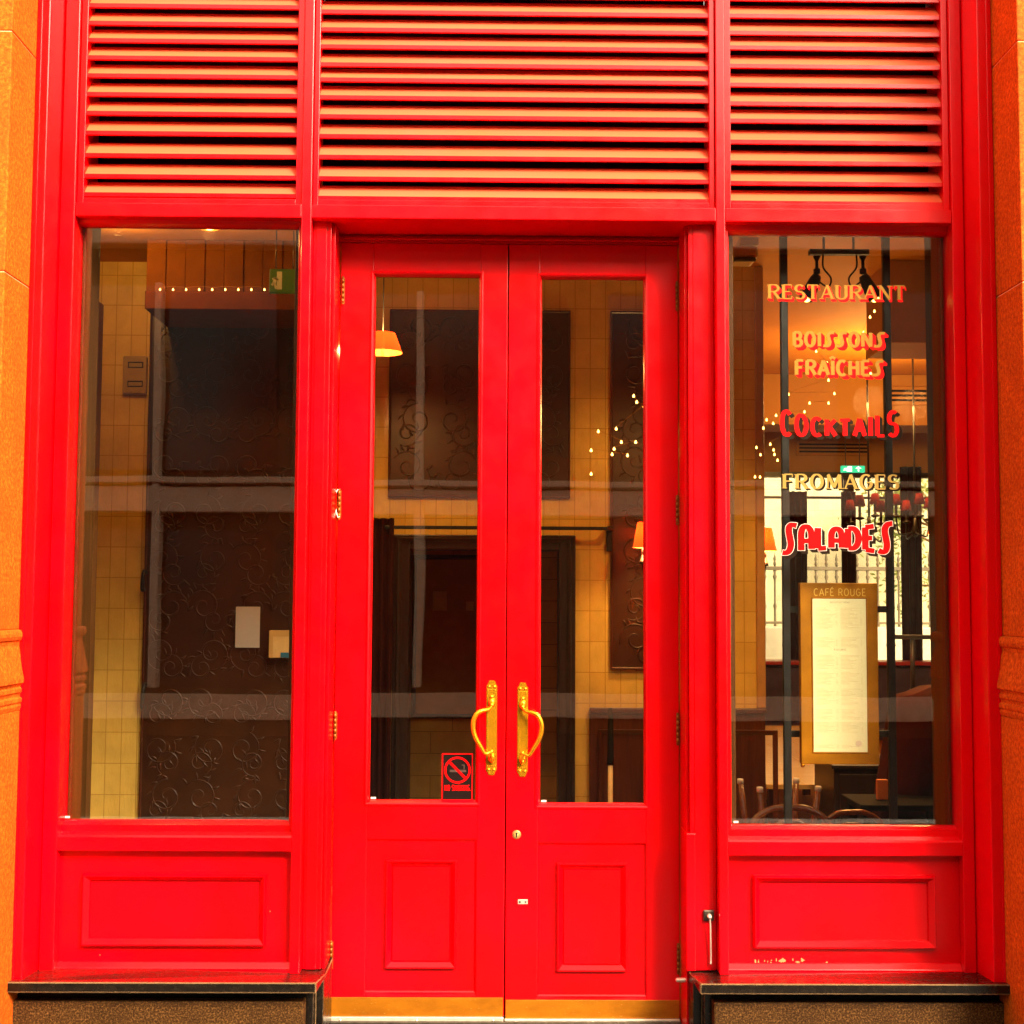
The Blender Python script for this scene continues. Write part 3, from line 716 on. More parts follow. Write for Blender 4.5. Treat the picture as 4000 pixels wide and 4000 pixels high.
def text_mesh(mb, txt, style, thick, thin, bbox, Y, top=None, bottom=None, dx=0, dz=0, grow=0.0, gap=.10, mi=0, jitter=None):
    """bbox px: left, top, right, bottom in the photograph at depth Y; top/bottom: functions u->0..1 offsets (fraction of height)"""
    G = glyphs(style); tot = sum(G[c][0] for c in txt) + gap * (len(txt) - 1)
    x0, x1, z0, z1 = rect(*bbox, Y); H = z1 - z0; sx = (x1 - x0) / tot
    asp = sx / H
    cur = 0; mb.mi = mi; lay = 0
    def W(p):
        u = p[0] / tot
        t0 = bottom(u) if bottom else 0; t1 = top(u) if top else 1
        return x0 + p[0] * sx + dx, z0 + H * (t0 + (t1 - t0) * p[1]) + dz
    def ribbon(pts, w_of):
        nonlocal lay
        lay += 1; y = Y - (lay % 7) * .00004
        q = [Vector(W(p)) for p in pts]; L = []; Rr = []
        for i, p in enumerate(q):
            t = (q[min(i + 1, len(q) - 1)] - q[max(i - 1, 0)])
            if t.length < 1e-9: t = Vector((0, 1))
            t.normalize(); wd = H * w_of(t) / 2 + grow; nrm = Vector((-t.y, t.x))
            e = Vector((0, 0))
            if i == 0: e = -t * grow
            if i == len(q) - 1: e = t * grow
            L.append(p + nrm * wd + e); Rr.append(p - nrm * wd + e)
        for i in range(len(q) - 1):
            mb.poly([(L[i].x, y, L[i].y), (L[i + 1].x, y, L[i + 1].y), (Rr[i + 1].x, y, Rr[i + 1].y), (Rr[i].x, y, Rr[i].y)])
    pen = lambda t: thin + (thick - thin) * abs(t.y) ** 1.3
    for c in txt:
        wdt, strokes, serifs = G[c]
        for st in strokes:
            # light strokes of serif letters: left diagonals of A, N and U stay thin
            thinst = style == 'serif' and ((c == 'A' and st[0][1] == 0) or (c == 'N' and len(st) == 2 and st[0][0] == st[1][0]) or (c == 'M' and st[0][1] == 0))
            pts = [(cur + p[0], p[1]) for p in st]
            if len(pts) > 2 or not (pts[0][1] != pts[1][1]):
                pass
            ribbon(pts, (lambda t: thin * 1.2) if thinst else pen)
        if style == 'serif':
            for (sx_, sy_) in serifs:
                o_ = .045 / 2 if sy_ == 0 else -.045 / 2
                ribbon([(cur + sx_ - .13, sy_ + o_), (cur + sx_ + .13, sy_ + o_)], lambda t: .05)
            if c in 'EFT':
                for ex in ([.5] if c in 'EF' else [.03, .57]): ribbon([(cur + ex, 1.0), (cur + ex, .80)], lambda t: .06)
            if c == 'E': ribbon([(cur + .51, 0.0), (cur + .51, .22)], lambda t: .06)
        cur += wdt + gap
YL = YG - .0015
def sign_line(name, txt, style, thick, thin, bbox, face, shade, sh, outline=None, **kw):
    m = MB()
    sm = kw.pop('steps', 4)
    for k in range(sm, 0, -1):
        f_ = k / sm; text_mesh(m, txt, style, thick, thin, bbox, YL - .00004 * (sm - k), dx=sh[0] * f_, dz=-sh[1] * f_, mi=1, **kw)
    if outline: text_mesh(m, txt, style, thick, thin, bbox, YL - .0005, grow=outline, mi=2, **kw)
    text_mesh(m, txt, style, thick, thin, bbox, YL - .0009, mi=0, **kw)
    m.build(name, [M[face], M[shade], M['white_letter']], wr, label='words ' + txt, recalc=False)
sign_line('lettering', 'RESTAURANT', 'serif', .22, .075, (3000, 1114, 3534, 1168), 'gold_letter', 'red_letter', (.007, .010), gap=.12)
sign_line('lettering', 'BOISSONS', 'nouveau', .26, .19, (3098, 1299, 3455, 1353), 'gold_letter', 'red_letter', (.014, .012), gap=.13)
sign_line('lettering', 'FRAÎCHES', 'nouveau', .26, .19, (3106, 1409, 3450, 1465), 'gold_letter', 'red_letter', (.014, .012), gap=.13)
sign_line('lettering', 'COCKTAILS', 'sans', .18, .12, (3050, 1604, 3506, 1702), 'red_letter', 'black_letter', (.012, .011), top=lambda u: .62 + .42 * (2 * abs(u - .5)) ** 1.8, bottom=lambda u: .02 * abs(u - .5), gap=.20)
sign_line('lettering', 'FROMAGES', 'serif', .24, .09, (3058, 1854, 3510, 1909), 'cream_letter', 'black_letter', (.007, .006), gap=.14)
sign_line('lettering', 'SALADES', 'salad', .21, .15, (3056, 2040, 3486, 2168), 'red_letter', 'black_letter', (.013, .013), outline=.0015, top=lambda u: .80 + .20 * (2 * abs(u - .5)) ** 2, bottom=lambda u: .22 - .20 * (2 * abs(u - .5)) ** 2, gap=.17)

# no smoking sign stuck inside the left door pane
def nosmoke():
    Y = YD + .0155
    x0, x1, z0, z1 = rect(1725, 2942, 1848, 3128, Y)
    t = thing('no_smoking_sign', 'small red and black no smoking sign at the foot of the left door glass', 'sign', ((x0 + x1) / 2, Y, z0))
    m = MB(); m.box(x0, x1, Y, Y + .0012, z0, z1); m.build('backing', simple('black_vinyl', (.008, .003, .002), .6, 0, .1), t)
    m = MB(); e = .004
    m.frame(x0 + .001, x1 - .001, z0 + .001, z1 - .001, e, [(0, Y - .0004), (1, Y - .0004)])
    c = at(1787, 3008, Y); n = 40; ro, ri = .052, .044
    for k in range(n):
        a, b = 2 * math.pi * k / n, 2 * math.pi * (k + 1) / n
        m.poly([(c.x + ro * math.cos(a), Y - .0006, c.z + ro * math.sin(a)), (c.x + ro * math.cos(b), Y - .0006, c.z + ro * math.sin(b)), (c.x + ri * math.cos(b), Y - .0006, c.z + ri * math.sin(b)), (c.x + ri * math.cos(a), Y - .0006, c.z + ri * math.sin(a))])
    u, v = Vector((-.72, .72)) * .064, Vector((.72, .72)) * .0048
    P = lambda d: (c.x + d.x, Y - .0008, c.z + d.y)
    m.poly([P(u * .7 + v), P(-u * .7 + v), P(-u * .7 - v), P(u * .7 - v)])
    m.build('prohibition_ring', M['red_letter'], t, recalc=False)
    m = MB(); m.box(c.x - .03, c.x + .034, Y - .0005, Y - .0001, c.z - .008, c.z + .001); m.box(c.x + .024, c.x + .028, Y - .0005, Y - .0001, c.z + .003, c.z + .018); m.box(c.x + .016, c.x + .028, Y - .0005, Y - .0001, c.z + .018, c.z + .021)
    m.build('cigarette', simple('grey_vinyl', (.06, .03, .02), .5), t)
    m = MB(); text_mesh(m, 'NO SMOKING.', 'sans', .17, .15, (1737, 3067, 1839, 3088), Y - .0006, gap=.16); m.build('wording', M['red_letter'], t, recalc=False)
nosmoke()

# ------------------------------------------------------------------ interior shell
W1 = 2.6
zc = 3.6
m = MB(); m.box(-2.7, 5.0, .31, 8.3, -.12, 0); structure(m, 'floor', M['floor'])
m = MB(); m.box(-2.7, 5.0, .31, 8.3, zc, zc + .15); structure(m, 'ceiling', M['ceiling'])
# front wall over and beside the shopfront, shell walls
fw = MB(); fw.box(-6, XSL - 3.1, -.05, .3, -.12, 7.5); fw.box(XSR + 3.1, 6, -.05, .3, -.12, 7.5); fw.box(XSL, XSR, .02, .3, ZTOP + .26, 7.5)
tag(fw.build('stone_wall', M['sandstone']), 'orange sandstone wall above and around the red shopfront', 'wall')
m = MB(); m.box(-2.9, -2.7, .31, 8.3, -.12, zc + .2); m.box(5.0, 5.2, .31, 8.3, -.12, zc + .2); structure(m, 'side_wall', M['wall_warm'])
m = MB(); m.box(-2.9, 5.2, .10, 8.3, zc + .16, zc + .40); m.box(-2.9, XSL + .02, .06, .30, -.12, zc + .2); m.box(XSR - .02, 5.2, .06, .30, -.12, zc + .2); structure(m, 'roof', M['black'])

# tiled wall behind the door, with a doorway in it
dx0, dx1 = at(1540, 2500, W1).x, at(2240, 2500, W1).x; dzt = at(1900, 2090, W1).z
wx1 = at(2977, 2200, W1).x
zwain = at(2500, 2764, W1).z
m = MB(); m.box(-2.7, dx0, W1, W1 + .2, 0, zc); m.box(dx0, dx1, W1, W1 + .2, dzt, zc); m.box(dx1, wx1, W1, W1 + .2, 0, zc)
structure(m, 'tiled_wall', M['tile'])
m = MB(); m.box(-2.7, wx1, W1 + 1.6, W1 + 1.75, 0, zc); structure(m, 'corridor_wall', M['tile_wide'])
m = MB(); m.box(wx1 - .12, wx1 - .001, W1 + .21, 8.2, 0, zc); structure(m, 'partition_wall', M['wall_warm'])
pc = dict(group='dark embossed panels on the tiled wall')
def panel(px, label, Y=W1):
    x0, x1, z0, z1 = rect(*px, Y - .02); t = thing('wall_panel', label, 'wall panel', ((x0 + x1) / 2, Y, z0), pc['group'])
    m = MB(); m.box(x0, x1, Y - .018, Y - .001, z0, z1, .003); scrolls(m, x0, x1, z0, z1, Y - .0185); m.build('panel', M['embossed'], t)
    m = MB(); m.frame(x0 - .012, x1 + .012, z0 - .012, z1 + .012, .014, [(0, Y - .001), (0, Y - .022), (.5, Y - .026), (1, Y - .0185)]); m.build('trim', M['wood_dark'], t)
panel((570, 1215, 1225, 3420), 'tallest dark embossed panel, seen through the left window')
panel((1527, 1219, 2220, 1937), 'wide dark embossed panel above the curtain rail')
panel((2393, 1225, 2830, 2608), 'dark embossed panel behind the shaded lamp, right of the tiles')
# wainscot
m = MB(); m.box(dx1 + .09, wx1 + .006, W1 - .03, W1 - .001, 0, zwain - .03, .003)
for k in range(3):
    xa = dx1 + .14 + k * .36; m.frame(xa, xa + .30, .25, zwain - .12, .03, [(0, W1 - .031), (.1, W1 - .042), (.6, W1 - .038), (1, W1 - .031)])
m.box(dx1 + .09, wx1 + .012, W1 - .045, W1 - .001, zwain - .0295, zwain, .006)
tag(m.build('wainscot', M['wood_dark']), 'dark mahogany wainscot below the cream tiles behind the right door', 'wainscot')
# door frame
m = MB(); fwd = .085
m.box(dx0 - .01, dx0 + fwd, W1 - .03, W1 + .21, 0, dzt + .0, .006); m.box(dx1 - fwd, dx1 + .01, W1 - .03, W1 + .21, 0, dzt, .006); m.box(dx0 + fwd + .0005, dx1 - fwd - .0005, W1 - .029, W1 + .21, dzt - fwd, dzt, .006)
m.frame(dx0 + .01, dx1 - .01, -.2, dzt - .015, .03, [(0, W1 - .031), (.3, W1 - .045), (.7, W1 - .04), (1, W1 - .031)])
tag(m.build('door_frame', M['wood_frame']), 'black wooden frame of the inner doorway behind the curtain rail', 'door frame')
# curtain rail and curtain
zr = at(1950, 2062, W1 - .12).z; xr0, xr1 = at(1500, 2060, W1 - .12).x, at(2388, 2070, W1 - .12).x
t = thing('curtain_rail', 'black iron curtain rail across the inner doorway', 'curtain rail', ((xr0 + xr1) / 2, W1, zr))
m = MB(); m.box(xr0, xr1, W1 - .128, W1 - .112, zr - .010, zr + .010, .003); m.build('rail', M['iron'], t)
m = MB(); m.box(xr1 - .022, xr1 + .012, W1 - .127, W1 - .0185, zr - .011, zr + .014, .003); m.box(xr1 - .02, xr1 + .012, W1 - .03, W1 - .001, zr - .125, zr + .016, .004); m.build('bracket', M['iron'], t)
def curtain(name, x0, x1, Y, z0, z1, amp, waves, label, par=None):
    m = MB(); n = int(waves * 10); a = []; b = []
    for k in range(n + 1):
        u = k / n; y = Y + amp * math.sin(u * waves * 2 * math.pi) + amp * .3 * math.sin(u * waves * 4.7)
        x = x0 + (x1 - x0) * u; a.append(m.bm.verts.new((x, y, z1))); b.append(m.bm.verts.new((x + .012 * math.sin(u * 5), y * 1.0 + amp * .4 * math.sin(u * 9), z0)))
    for k in range(n):
        f = m.bm.faces.new([a[k], a[k + 1], b[k + 1], b[k]]); f.smooth = True
    ret = bmesh.ops.solidify(m.bm, geom=list(m.bm.faces), thickness=.006)
    o = m.build(name, M['curtain'])
    return tag(o, label, 'curtain', 'dark red curtains')
curtain('curtain', at(1400, 2500, W1 - .12).x, at(1535, 2500, W1 - .12).x, W1 - .12, .02, zr + .05, .035, 4, 'dark red curtain hanging on the left end of the curtain rail')
# things in the corridor
yb = W1 + 1.6
def flat(name, px, Y, th, mat, label, cat, group=None, bev=.003):
    x0, x1, z0, z1 = rect(*px, Y); m = MB(); m.box(x0, x1, Y, Y + th, z0, z1, bev)
    return tag(m.build(name, mat), label, cat, group)
def noticeboard():
    x0, x1, z0, z1 = rect(1625, 2185, 1990, 2790, yb - .04); t = thing('notice_board', 'brown notice board on the corridor wall beyond the inner doorway', 'notice board', ((x0 + x1) / 2, yb, z0))
    m = MB(); m.box(x0, x1, yb - .03, yb - .001, z0, z1); m.build('board', simple('brown_hessian', (.42, .17, .035), .9, 0, .2), t)
    m = MB(); m.frame(x0 - .03, x1 + .03, z0 - .03, z1 + .03, .032, [(0, yb - .001), (0, yb - .045), (.6, yb - .05), (1, yb - .03)]); m.build('frame', M['wood_frame'], t)
    for px in ((1690, 2310, 1745, 2385), (1820, 2350, 1850, 2385)):
        a, b, c, d = rect(*px, yb - .04); m = MB(); m.box(a, b, yb - .034, yb - .031, c, d); m.build('pinned_note', simple('dull_note_paper', (.60, .38, .15), .9), t)
noticeboard()
# broom leaning by the wainscot
c = at(2385, 2850, W1 - .15); b = at(2384, 3200, W1 - .25)
t = thing('broom', 'broom handle with a cream lower half leaning against the wainscot', 'broom', (b.x, b.y, 0))
bd = (c - b).normalized(); md = b + (c - b) * .60
m = MB(); m.tube([b - bd * .55, md], .014, 10); m.build('pole', simple('cream_pole', (.72, .52, .26), .5), t)
m = MB(); m.tube([md, md + bd * .04, c + bd * .06, c + bd * .12], [.02, .019, .016, .008], 10); m.build('grip', M['black'], t)
q = b - bd * .56; m = MB(); m.box(q.x - .14, q.x + .14, q.y - .04, q.y + .04, max(.02, q.z - .06), q.z + .03, .01); m.build('brush', M['steel'], t)

# wooden screen at the left window, beam with vertical boards, notices
xs = at(300, 1110, 1.0).x
m = MB(); zt_ = at(300, 1110, 1.0).z; m.box(xs - .06, xs, .36, 1.42, 0, zt_, .004); m.box(xs - .0605, xs + .014, .62, .70, .0, zt_ - .004, .004); m.box(xs - .06, xs + .012, 1.2, 1.28, 0, zt_ - .004, .004)
tag(m.build('wooden_screen', M['wood_post']), 'brown boarded wooden screen at the left edge of the left window', 'screen')
def beam():
    x0, x1, z0, z1 = rect(572, 880, 1330, 1212, 2.1)
    t = thing('ceiling_beam', 'ochre boarded bulkhead hanging below the ceiling in the left window', 'bulkhead', ((x0 + x1) / 2, 2.3, z0))
    m = MB(); n = 10
    for k in range(n):
        a = x0 + (x1 - x0) * k / n; b = x0 + (x1 - x0) * (k + 1) / n; m.box(a + .001, b - .001, 2.1 + .008 * (k % 2), 2.57, z0 + .10, zc - .001, .004)
    m.build('boards', simple('brown_ochre_boards', (.13, .040, .003), .8, 0, .05), t)
    m = MB(); m.box(x0, x1, 2.08, 2.575, z0, z0 + .098, .004); m.build('bottom_rail', simple('brown_paint', (.12, .030, .004), .8, 0, .05), t)
beam()
def strand(name, pts, wire, label, r=.009):
    c = sum((Vector(p) for p in pts), Vector()) / len(pts)
    t = thing(name, label, 'string lights', tuple(c), 'fairy lights')
    m = MB(); m.tube(wire, .0009, 5); m.build('wire', M['bulkhead'], t)
    for p in pts:
        m = MB(); m.sphere(p, r, 8); m.sphere((p[0], p[1], p[2] + r * 1.2), r * .55, 6); m.build('bulb', M['bulb'], t)
    return t
bp_ = [at(625 + 51 * k, 1132, 2.05) for k in range(9)]
strand('string_lights', bp_, [p + Vector((0, .012, .016 + .006 * (k % 2))) for k, p in enumerate(bp_)], 'straight row of tiny warm lights along the bulkhead in the left window', .005)
def exit_sign(name, px, Y, m1, label, arrow=True, hang=True):
    x0, x1, z0, z1 = rect(*px, Y); H = z1 - z0; W_ = x1 - x0
    t = thing(name, label, 'exit sign', ((x0 + x1) / 2, Y, z0), 'green exit signs')
    m = MB(); m.box(x0, x1, Y, Y + .04, z0, z1, .004); m.build('panel', m1, t)
    m = MB(); y = Y - .001
    def bar(a, b, w_):
        a, b = Vector(a), Vector(b); d = (b - a).normalized(); n = Vector((-d.y, d.x)) * w_
        m.poly([(x0 + W_ * p.x, y, z0 + H * p.y) for p in (a + Vector((n.x * H / W_, n.y)), b + Vector((n.x * H / W_, n.y)), b - Vector((n.x * H / W_, n.y)), a - Vector((n.x * H / W_, n.y)))])
    # doorway block, running figure, arrow
    m.poly([(x0 + W_ * a, y, z0 + H * b) for a, b in ((.26, .12), (.44, .12), (.44, .88), (.26, .88))])
    bar((.22, .60), (.17, .40), .07); bar((.17, .40), (.25, .15), .05); bar((.17, .40), (.08, .30), .05); bar((.22, .6), (.30, .5), .04); bar((.21, .62), (.10, .55), .04)
    if arrow: bar((.72, .14), (.72, .70), .09); m.poly([(x0 + W_ * a, y, z0 + H * b) for a, b in ((.58, .56), (.72, .90), (.86, .56), (.72, .64))])
    m.build('pictogram', M['exit_white'] if arrow else simple('dull_white_pictogram', (.45, .48, .30), .6), t, recalc=False)
    if hang:
        m = MB()
        for u in (.2, .8): m.tube([(x0 + W_ * u, Y + .02, z1), (x0 + W_ * u, Y + .02, zc)], .004, 6)
        m.build('hanger', M['steel'], t)
exit_sign('exit_sign', (1052, 1050, 1165, 1142), 1.9, M['exit_dim'], 'dim green exit sign at the top right of the left window', False)
flat('paper_notice', (920, 2370, 1015, 2530), W1 - .036, .003, M['paper_white'], 'blank white paper notice on the dark panel in the left window', 'notice')
t = thing('notice_box', 'cream notice box with a blue corner at the right edge of the left window', 'notice box', tuple(at(1095, 2570, W1 - .1)))
x0, x1, z0, z1 = rect(1050, 2463, 1150, 2570, W1 - .1); m = MB(); m.box(x0, x1, W1 - .1, W1 - .02, z0, z1, .004); m.build('box', M['plastic'], t)
x0, x1, z0, z1 = rect(1066, 2487, 1148, 2568, W1 - .104); m = MB(); m.box(x0, x1, W1 - .104, W1 - .1005, z0, z1); m.build('card', simple('cream_card', (.75, .55, .22), .7), t)
x0, x1, z0, z1 = rect(1096, 2549, 1148, 2569, W1 - .108); m = MB(); m.box(x0, x1, W1 - .108, W1 - .1045, z0, z1); m.build('blue_corner', M['blue'], t)
# dark door pull on the panel edge
for py0, py1, lab in ((2236, 2300, 'upper'), (2680, 2762, 'lower')):
    a, b = at(562, py0, W1 - .06), at(556, py1, W1 - .06); m = MB(); m.tube(smooth([a + Vector((0, .05, 0)), a, b, b + Vector((0, .05, 0))], 4), .012, 8)
    tag(m.build('coat_hook', M['iron']), lab + ' black metal hook between the tiles and the dark panel', 'hook')
# cream side board with small fittings in the left window
t = thing('fuse_cover', 'old ochre fitting plate on the tiles in the left window', 'wall fitting', tuple(at(525, 1540, W1 - .03)))
x0, x1, z0, z1 = rect(478, 1390, 572, 1538, W1 - .03); m = MB(); m.box(x0, x1, W1 - .03, W1 - .001, z0, z1, .008); m.build('plate', simple('ochre_plate', (.36, .22, .06), .6), t)
for k in range(2): m = MB(); m.frame(x0 + .03, x1 - .02, z0 + .04 + k * .11, z0 + .075 + k * .11, .006, [(0, W1 - .031), (.5, W1 - .036), (1, W1 - .031)]); m.build('slot', M['wood_frame'], t)

# ------------------------------------------------------------------ restaurant behind the right window
YB = 8.0
bx0, bx1 = at(2960, 2200, YB).x, at(3668, 2200, YB).x
bz1, bz0 = at(3300, 1846, YB).z, at(3300, 2606, YB).z
m = MB(); m.box(wx1, bx0, YB, YB + .2, 0, zc); m.box(bx1, 5.0, YB, YB + .2, 0, zc); m.box(bx0, bx1, YB, YB + .2, 0, bz0); m.box(bx0, bx1, YB, YB + .2, bz1, zc)
structure(m, 'back_wall', M['wall_warm'])
t = thing('back_window', 'wide bright rear window looking out on the iron railing', 'window', ((bx0 + bx1) / 2, YB, bz0))
m = MB(); m.frame(bx0, bx1, bz0, bz1, .05, [(0, YB + .0), (0, YB - .03), (1, YB - .03), (1, YB + .08)])
for px in (3318, 3555): x = at(px, 2200, YB).x; m.box(x - .05, x + .05, YB - .02, YB + .06, bz0 + .05, bz1 - .05, .004)
zq = at(3300, 1944, YB).z; m.box(bx0 + .05, bx1 - .05, YB + .0, YB + .04, zq - .012, zq + .012)
m.build('frame', M['wood_frame'], t)
m = MB(); m.box(bx0 + .05, bx1 - .05, YB + .05, YB + .056, bz0 + .05, bz1 - .05); m.build('pane', M['glass'], t)
for px0, px1, lab in ((3080, 3157, 'dark red curtain beside the left pole of the menu stand, at the rear window'), (3288, 3348, 'narrow dark red curtain in the middle of the rear window'), (3520, 3606, 'dark red curtain at the right of the rear window behind the chandelier')):
    curtain('curtain', at(px0, 2250, YB - .12).x, at(px1, 2250, YB - .12).x, YB - .12, .9, bz1 - (.0 if px0 > 3400 else .25) + .05, .03, 3, lab)
# bulkheads with air slots
def bulkhead(px, Y, depth, mat, label):
    x0, x1, z0, z1 = rect(*px, Y); m = MB(); m.box(x0, x1, Y, Y + depth, z0, max(z0 + .05, zc - .001), .004); return tag(m.build('bulkhead', mat), label, 'bulkhead'), (x0, x1, z0)
bulkhead((2900, 1590, 3800, 1660), 6.2, .5, M['bulkhead'], 'ochre ceiling bulkhead in front of the rear window')
bulkhead((3480, 1100, 3900, 1340), 2.4, .5, M['bulkhead'], 'near ochre bulkhead at the top right of the right window')
def vent(px, Y, label):
    x0, x1, z0, z1 = rect(*px, Y); t = thing('air_vent', label, 'air vent', ((x0 + x1) / 2, Y, z0), 'slotted air vents'); H = z1 - z0
    m = MB(); m.box(x0 - .03, x1 + .03, Y, Y + .02, z0 - .03, z1 + .03, .003); m.build('plate', M['bulkhead'], t)
    for k in range(3): m = MB(); m.box(x0, x1, Y - .003, Y - .0005, z0 + H * (k * .4), z0 + H * (k * .4 + .2)); m.build('slot', M['black'], t)
vent((3122, 1733, 3395, 1768), YB - .03, 'long slotted vent above the rear window, under the word in red')
vent((3478, 1523, 3655, 1568), 6.16, 'slotted vent on the bulkhead at the right of the right window')
exit_sign('exit_sign', (3287, 1819, 3379, 1845), 6.9, M['exit_green'], 'bright green exit sign with an upward arrow above the rear window')
# loudspeaker at the ceiling
t = thing('loudspeaker', 'small cream loudspeaker under the ceiling at the top left of the right window', 'speaker', tuple(at(2910, 1010, 1.6)))
x0, x1, z0, z1 = rect(2860, 960, 2962, 1005, 1.6); m = MB(); m.box(x0, x1, 1.6, 1.8, z0, z1, .012); m.build('case', M['plastic'], t)
m = MB()
for k in range(11): xa = x0 + .01 + (x1 - x0 - .02) * k / 11; m.box(xa, xa + .007, 1.598, 1.62, z0 - .018, z0 - .001)
m.build('grille', M['wood_frame'], t)
x0, x1, z0, z1 = rect(2890, 925, 2965, 957, 1.66); m = MB(); m.box(x0, x1, 1.66, 1.76, z0, max(z1, z0 + .04), .006); m.build('bracket', M['plastic'], t)
# track light with two spot heads
def track():
    Y = 1.0; a, b = at(3160, 985, Y), at(3392, 985, Y)
    t = thing('track_light', 'black ceiling track with two spotlight heads above the word in gold serif letters', 'spotlight', ((a.x + b.x) / 2, Y, a.z), None)
    m = MB(); m.box(a.x, b.x, Y - .02, Y + .02, a.z - .012, a.z + .012, .003)
    for u in (.25, .75): m.tube([(a.x + (b.x - a.x) * u, Y, a.z + .01), (a.x + (b.x - a.x) * u, Y, zc)], .006, 6)
    m.build('track', M['iron'], t)
    for px, s in ((3190, -1), (3370, 1)):
        p = at(px, 985, Y); m = MB(); m.lathe([(.018, -.02), (.008, -.04), (.008, -.075), (.016, -.08), (.016, -.10), (.006, -.105)], (p.x, Y, p.z), 10)
        q = p + Vector((0, 0, -.11)); d = Vector((.42 * s, -.1, -.9)).normalized()
        m.tube([q, q + d * .02, q + d * .12, q + d * .125], [.02, .026, .036, .030], 14); m.build('head', M['iron'], t)
        m = MB(); m.sphere(q + d * .118, .020, 12); m.build('bulb', M['bulb'], t)
        l_ = bpy.data.lights.new('spot_glow', 'SPOT'); l_.energy = 14; l_.color = (1, .52, .15); l_.spot_size = R(100); l_.spot_blend = .6; l_.shadow_soft_size = .03
        lo_ = bpy.data.objects.new('spot_glow', l_); COL.objects.link(lo_); lo_.parent = t; lo_.location = q + d * .16 - OFF[t.name]
        lo_.rotation_euler = (-Vector((d.x, .55, d.z))).to_track_quat('Z', 'Y').to_euler()
        m = MB(); w_ = p + Vector((.03 * -s, 0, -.012)); m.tube(smooth([w_, w_ + Vector((-.0 * s, 0, -.06)), w_ + Vector((-.035 * s, .0, -.11)), w_ + Vector((-.02 * s, 0, -.15)), q + Vector((0, 0, -.02))], 5), .0042, 6); m.build('cable', M['iron'], t)
track()
# fairy lights seen through the right window and the right door
R1 = [(1170, 645), (1140, 685), (1095, 790), (1145, 825), (790, 850), (770, 920), (845, 1000), (1120, 990), (1145, 1070), (855, 1118), (580, 1215), (895, 1210), (855, 1275), (725, 1275), (690, 1335), (495, 1360), (430, 1390), (475, 1415), (408, 1447), (670, 1400), (640, 1460), (855, 1485), (580, 1480), (455, 1558), (478, 1597), (484, 1628), (505, 1668), (360, 1580), (388, 1630), (563, 1657), (350, 1782), (385, 1783)]
P3 = [at(2750 + .569 * x, 850 + .569 * y, 1.5 + .02 * k) for k, (x, y) in enumerate(R1)]
strand('string_lights', P3, [p + Vector((0, .012, .012)) for p in P3], 'long tangle of warm fairy lights behind the lettered right window', .0055)
D4 = [(1590, 870), (1605, 900), (1640, 922), (1505, 1030), (1418, 1043), (1530, 1095), (1600, 1095), (1495, 1128), (1485, 1155), (1560, 1160), (1383, 1135), (1383, 1250)]
P4 = [at(1200 + .802 * x, 850 + .802 * y, 2.2) for x, y in D4]
strand('string_lights', P4, [p + Vector((0, .012, .012)) for p in P4], 'short cluster of warm fairy lights behind the right door glass', .0068)

# shaded lamps (lit)
def lamp_light(loc, power, parent=None, r=.04):
    l = bpy.data.lights.new('lamp_glow', 'POINT'); l.energy = power; l.color = (1, .52, .15); l.shadow_soft_size = r
    o = bpy.data.objects.new('lamp_glow', l); COL.objects.link(o); o.location = loc
    if parent is not None: o.parent = parent; o.location = Vector(loc) - OFF[parent.name]
    return o
def wall_lamp(px, py_top, py_bot, half_top, half_bot, Y, py_base, label, power, side):
    a, b = at(px, py_top, Y), at(px, py_bot, Y); s = (Y + 5) / F
    t = thing('wall_lamp', label, 'wall lamp', (b.x, Y, b.z), 'orange shaded wall lamps')
    m = MB(); n = 28
    rb, rt = half_bot * s, half_top * s
    A = [m.bm.verts.new((b.x + rb * math.cos(2 * math.pi * k / n), Y + rb * math.sin(2 * math.pi * k / n), b.z)) for k in range(n)]
    B = [m.bm.verts.new((a.x + rt * math.cos(2 * math.pi * k / n), Y + rt * math.sin(2 * math.pi * k / n), a.z)) for k in range(n)]
    for k in range(n): f = m.bm.faces.new([A[k], A[(k + 1) % n], B[(k + 1) % n], B[k]]); f.smooth = True
    bmesh.ops.solidify(m.bm, geom=list(m.bm.faces), thickness=.002)
    m.build('shade', M['shade'], t)
    c = at(px, py_base, Y); m = MB()
    m.lathe([(.006, b.z - .0), (.009, b.z - .03), (.006, b.z - .06), (.02, b.z - .075), (.022, b.z - .09), (.008, c.z + .02), (.012, c.z)], (b.x, Y, 0), 12)
    m.tube(smooth([Vector((b.x, Y, c.z + .01)), Vector((b.x, Y + .01, c.z - .05)), Vector((b.x + side * .03, Y + .02, c.z - .12)), Vector((b.x + side * .07, Y + .03, c.z - .10))], 4), .006, 8)
    m.build('arm', M['iron'], t)
    lamp_light((b.x, Y, (a.z + b.z) / 2), power, t)
    return t
wall_lamp(2988, 2062, 2152, 26, 46, 2.9, 2190, 'orange shaded lamp on the tiled pillar, left of the red word in the right window', 9, -1)
wall_lamp(3688, 1968, 2086, 32, 62, 1.6, 2150, 'largest orange shaded lamp at the right edge of the right window', 9, 1)
wall_lamp(2512, 2040, 2140, 22, 40, 2.3, 2180, 'orange shaded lamp at the right edge of the right door glass', 8, 1)
